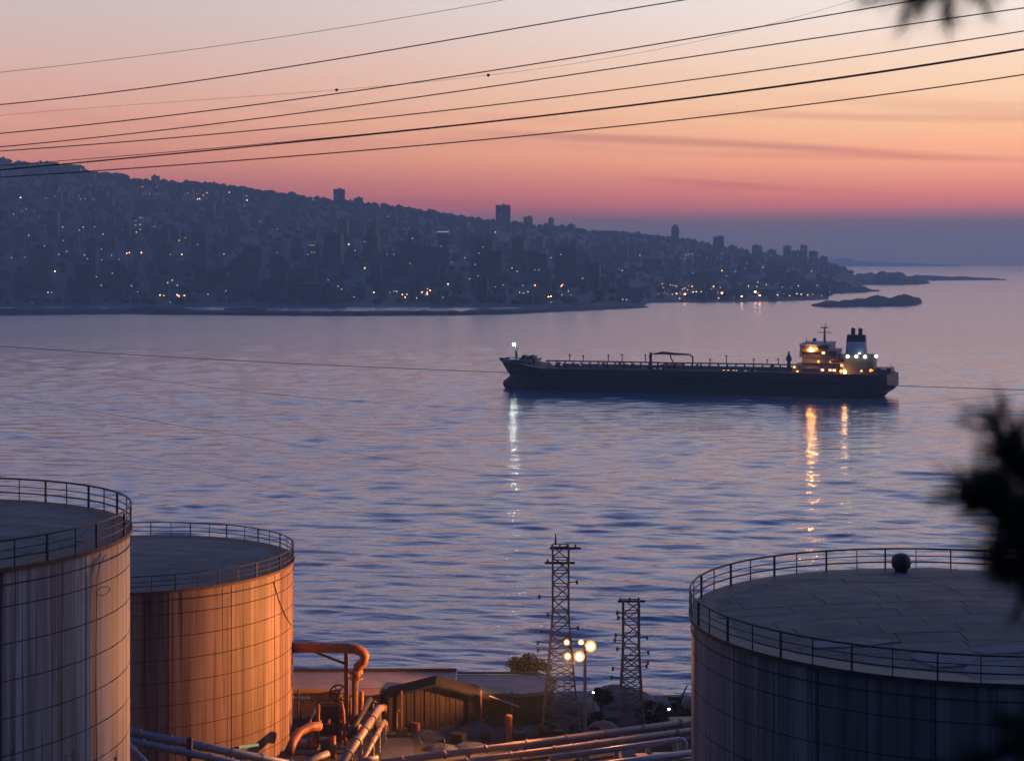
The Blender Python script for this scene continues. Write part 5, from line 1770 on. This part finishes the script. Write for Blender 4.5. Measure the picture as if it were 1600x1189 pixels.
# ------------------------------------------------------------------ pine beside the camera
def pine():
    base = Vector((2.1, 4.5, 58.6))
    t = thing('pine_tree', base, 'black out-of-focus pine close to the lens at the right edge', 'tree')
    MB().tube([(0, 0, -.3), (.03, .05, 1.5), (-.04, 0, 3.2), (.05, 0, 5.0)], [.16, .13, .10, .05], 8).build('trunk', M['bark'], t, True)
    rn = random.Random(13)

    def branch(pts, ntw, tl, spread, up, dens):
        pts = [Vector(p) - base for p in pts]
        br_ = MB(); br_.tube(pts, [.028 - .02 * i / (len(pts) - 1) for i in range(len(pts))], 6)
        nd = MB()
        for k in range(ntw):
            f = rn.uniform(.30, 1.0) * (len(pts) - 1)
            i = min(int(f), len(pts) - 2)
            p0 = pts[i].lerp(pts[i + 1], f - i)
            ax = (pts[i + 1] - pts[i]).normalized()
            d_ = (ax * rn.uniform(.1, .9) + Vector((rn.gauss(0, 1), rn.gauss(0, 1), rn.gauss(0, 1))) * spread + Vector((0, 0, up))).normalized()
            ln = tl * rn.uniform(.5, 1.15)
            p1 = p0 + d_ * ln
            br_.tube([p0, (p0 + p1) / 2 + Vector((0, 0, .01)), p1], [.006, .005, .003], 4)
            for q in range(dens):
                s = rn.uniform(.25, 1.0)
                o_ = p0.lerp(p1, s)
                nv = (d_ * rn.uniform(.5, 1.2) + Vector((rn.gauss(0, 1), rn.gauss(0, 1), rn.gauss(0, 1))) * .55).normalized()
                l2 = rn.uniform(.05, .085)
                sd_ = nv.cross(Vector((rn.gauss(0, 1), rn.gauss(0, 1), rn.gauss(0, 1)))).normalized() * .0022
                nd.add([o_ - sd_, o_ + sd_, o_ + nv * l2], [(0, 1, 2)])
        bo = br_.build('branch', M['bark'], t, True)
        tag(nd.build('needles', M['needle'], bo), kind='stuff')

    Pn = lambda px, py, Y=4.4: P(px, py, Y)
    branch([(2.1, 4.5, 59.6), Pn(1680, 1010), Pn(1615, 920), Pn(1590, 830)], 60, .13, .7, .4, 46)
    branch([(2.1, 4.5, 59.9), Pn(1660, 860), Pn(1605, 820), Pn(1545, 790)], 34, .11, .65, .3, 42)
    branch([(2.1, 4.5, 60.1), Pn(1660, 800), Pn(1610, 760), Pn(1568, 725)], 20, .10, .5, .5, 40)
    branch([(2.1, 4.5, 59.9), Pn(1650, 880), Pn(1580, 820), Pn(1520, 780)], 26, .15, .75, .5, 26)
    branch([(2.1, 4.5, 60.0), Pn(1660, 800), Pn(1600, 720), Pn(1560, 680)], 18, .14, .7, .6, 24)
    branch([(2.1, 4.5, 59.7), Pn(1660, 930), Pn(1600, 900), Pn(1545, 890)], 22, .13, .7, .1, 30)
    branch([(2.1, 4.5, 59.3), Pn(1660, 1120), Pn(1560, 1180), Pn(1470, 1200)], 12, .13, .7, .2, 26)
    branch([(2.1, 4.5, 59.3), Pn(1680, 1120), Pn(1600, 1140), Pn(1590, 1190)], 14, .12, .8, .2, 50)
    branch([(2.1, 4.5, 62.4), Pn(1660, -130, 4.3), Pn(1530, -38, 4.3), Pn(1455, 0, 4.3)], 34, .12, .6, -.1, 42)
    branch([(2.1, 4.5, 62.6), Pn(1620, -160, 4.3), Pn(1490, -50, 4.3), Pn(1415, -4, 4.3)], 16, .11, .6, -.1, 36)


pine()
# weeds on the slope at lower left
rn = random.Random(31)
for i, (px, py, lab) in enumerate(((18, 1176, 'short dark weed at the bottom left corner'), (103, 1177, 'leafy dark weed left of the forked stalk'), (115, 1168, 'tallest dark weed stalk at the bottom left'), (182, 1170, 'forked dark weed stalk below the left tank'))):
    Y = 24.0
    q = P(px, py, Y)
    gz = ground_z(q.x, Y) - .4
    t = thing('weed', (q.x, Y, gz), lab, 'weed', 'weeds on the near slope')
    hh = q.z - gz
    MB().tube([(.1, 0, 0), (-.04, 0, hh * .6), (0, 0, hh)], [.022, .016, .006], 5).build('stem', M['bark'], t)
    b = MB()
    for k in range(26):
        z = hh * rn.uniform(.55, 1.0); a = rn.uniform(0, 6.28); ln = rn.uniform(.06, .16)
        d_ = Vector((math.cos(a), math.sin(a), rn.uniform(.2, 1.2))).normalized()
        o_ = Vector((0, 0, z)); sd_ = d_.cross(Vector((0, 0, 1))).normalized() * .016
        b.add([o_, o_ + d_ * ln * .5 + sd_, o_ + d_ * ln, o_ + d_ * ln * .5 - sd_], [(0, 1, 2, 3)])
    tag(b.build('leaves', M['needle'], t), kind='stuff')

# ------------------------------------------------------------------ evening haze over the bay
hz = bpy.data.materials.new('evening_haze')
hz.use_nodes = True
t = hz.node_tree
t.nodes.clear()
pv = t.nodes.new('ShaderNodeVolumePrincipled')
pv.inputs['Color'].default_value = (.70, .86, .96, 1)
pv.inputs['Density'].default_value = HAZE_D
pv.inputs['Anisotropy'].default_value = .2
oo = t.nodes.new('ShaderNodeOutputMaterial')
t.links.new(pv.outputs[0], oo.inputs['Volume'])
b = MB(); b.box((0, 7700, (HAZE_TOP - 6) / 2), (17800, 16400, HAZE_TOP + 6))
tag(b.build('haze', hz), kind='stuff')
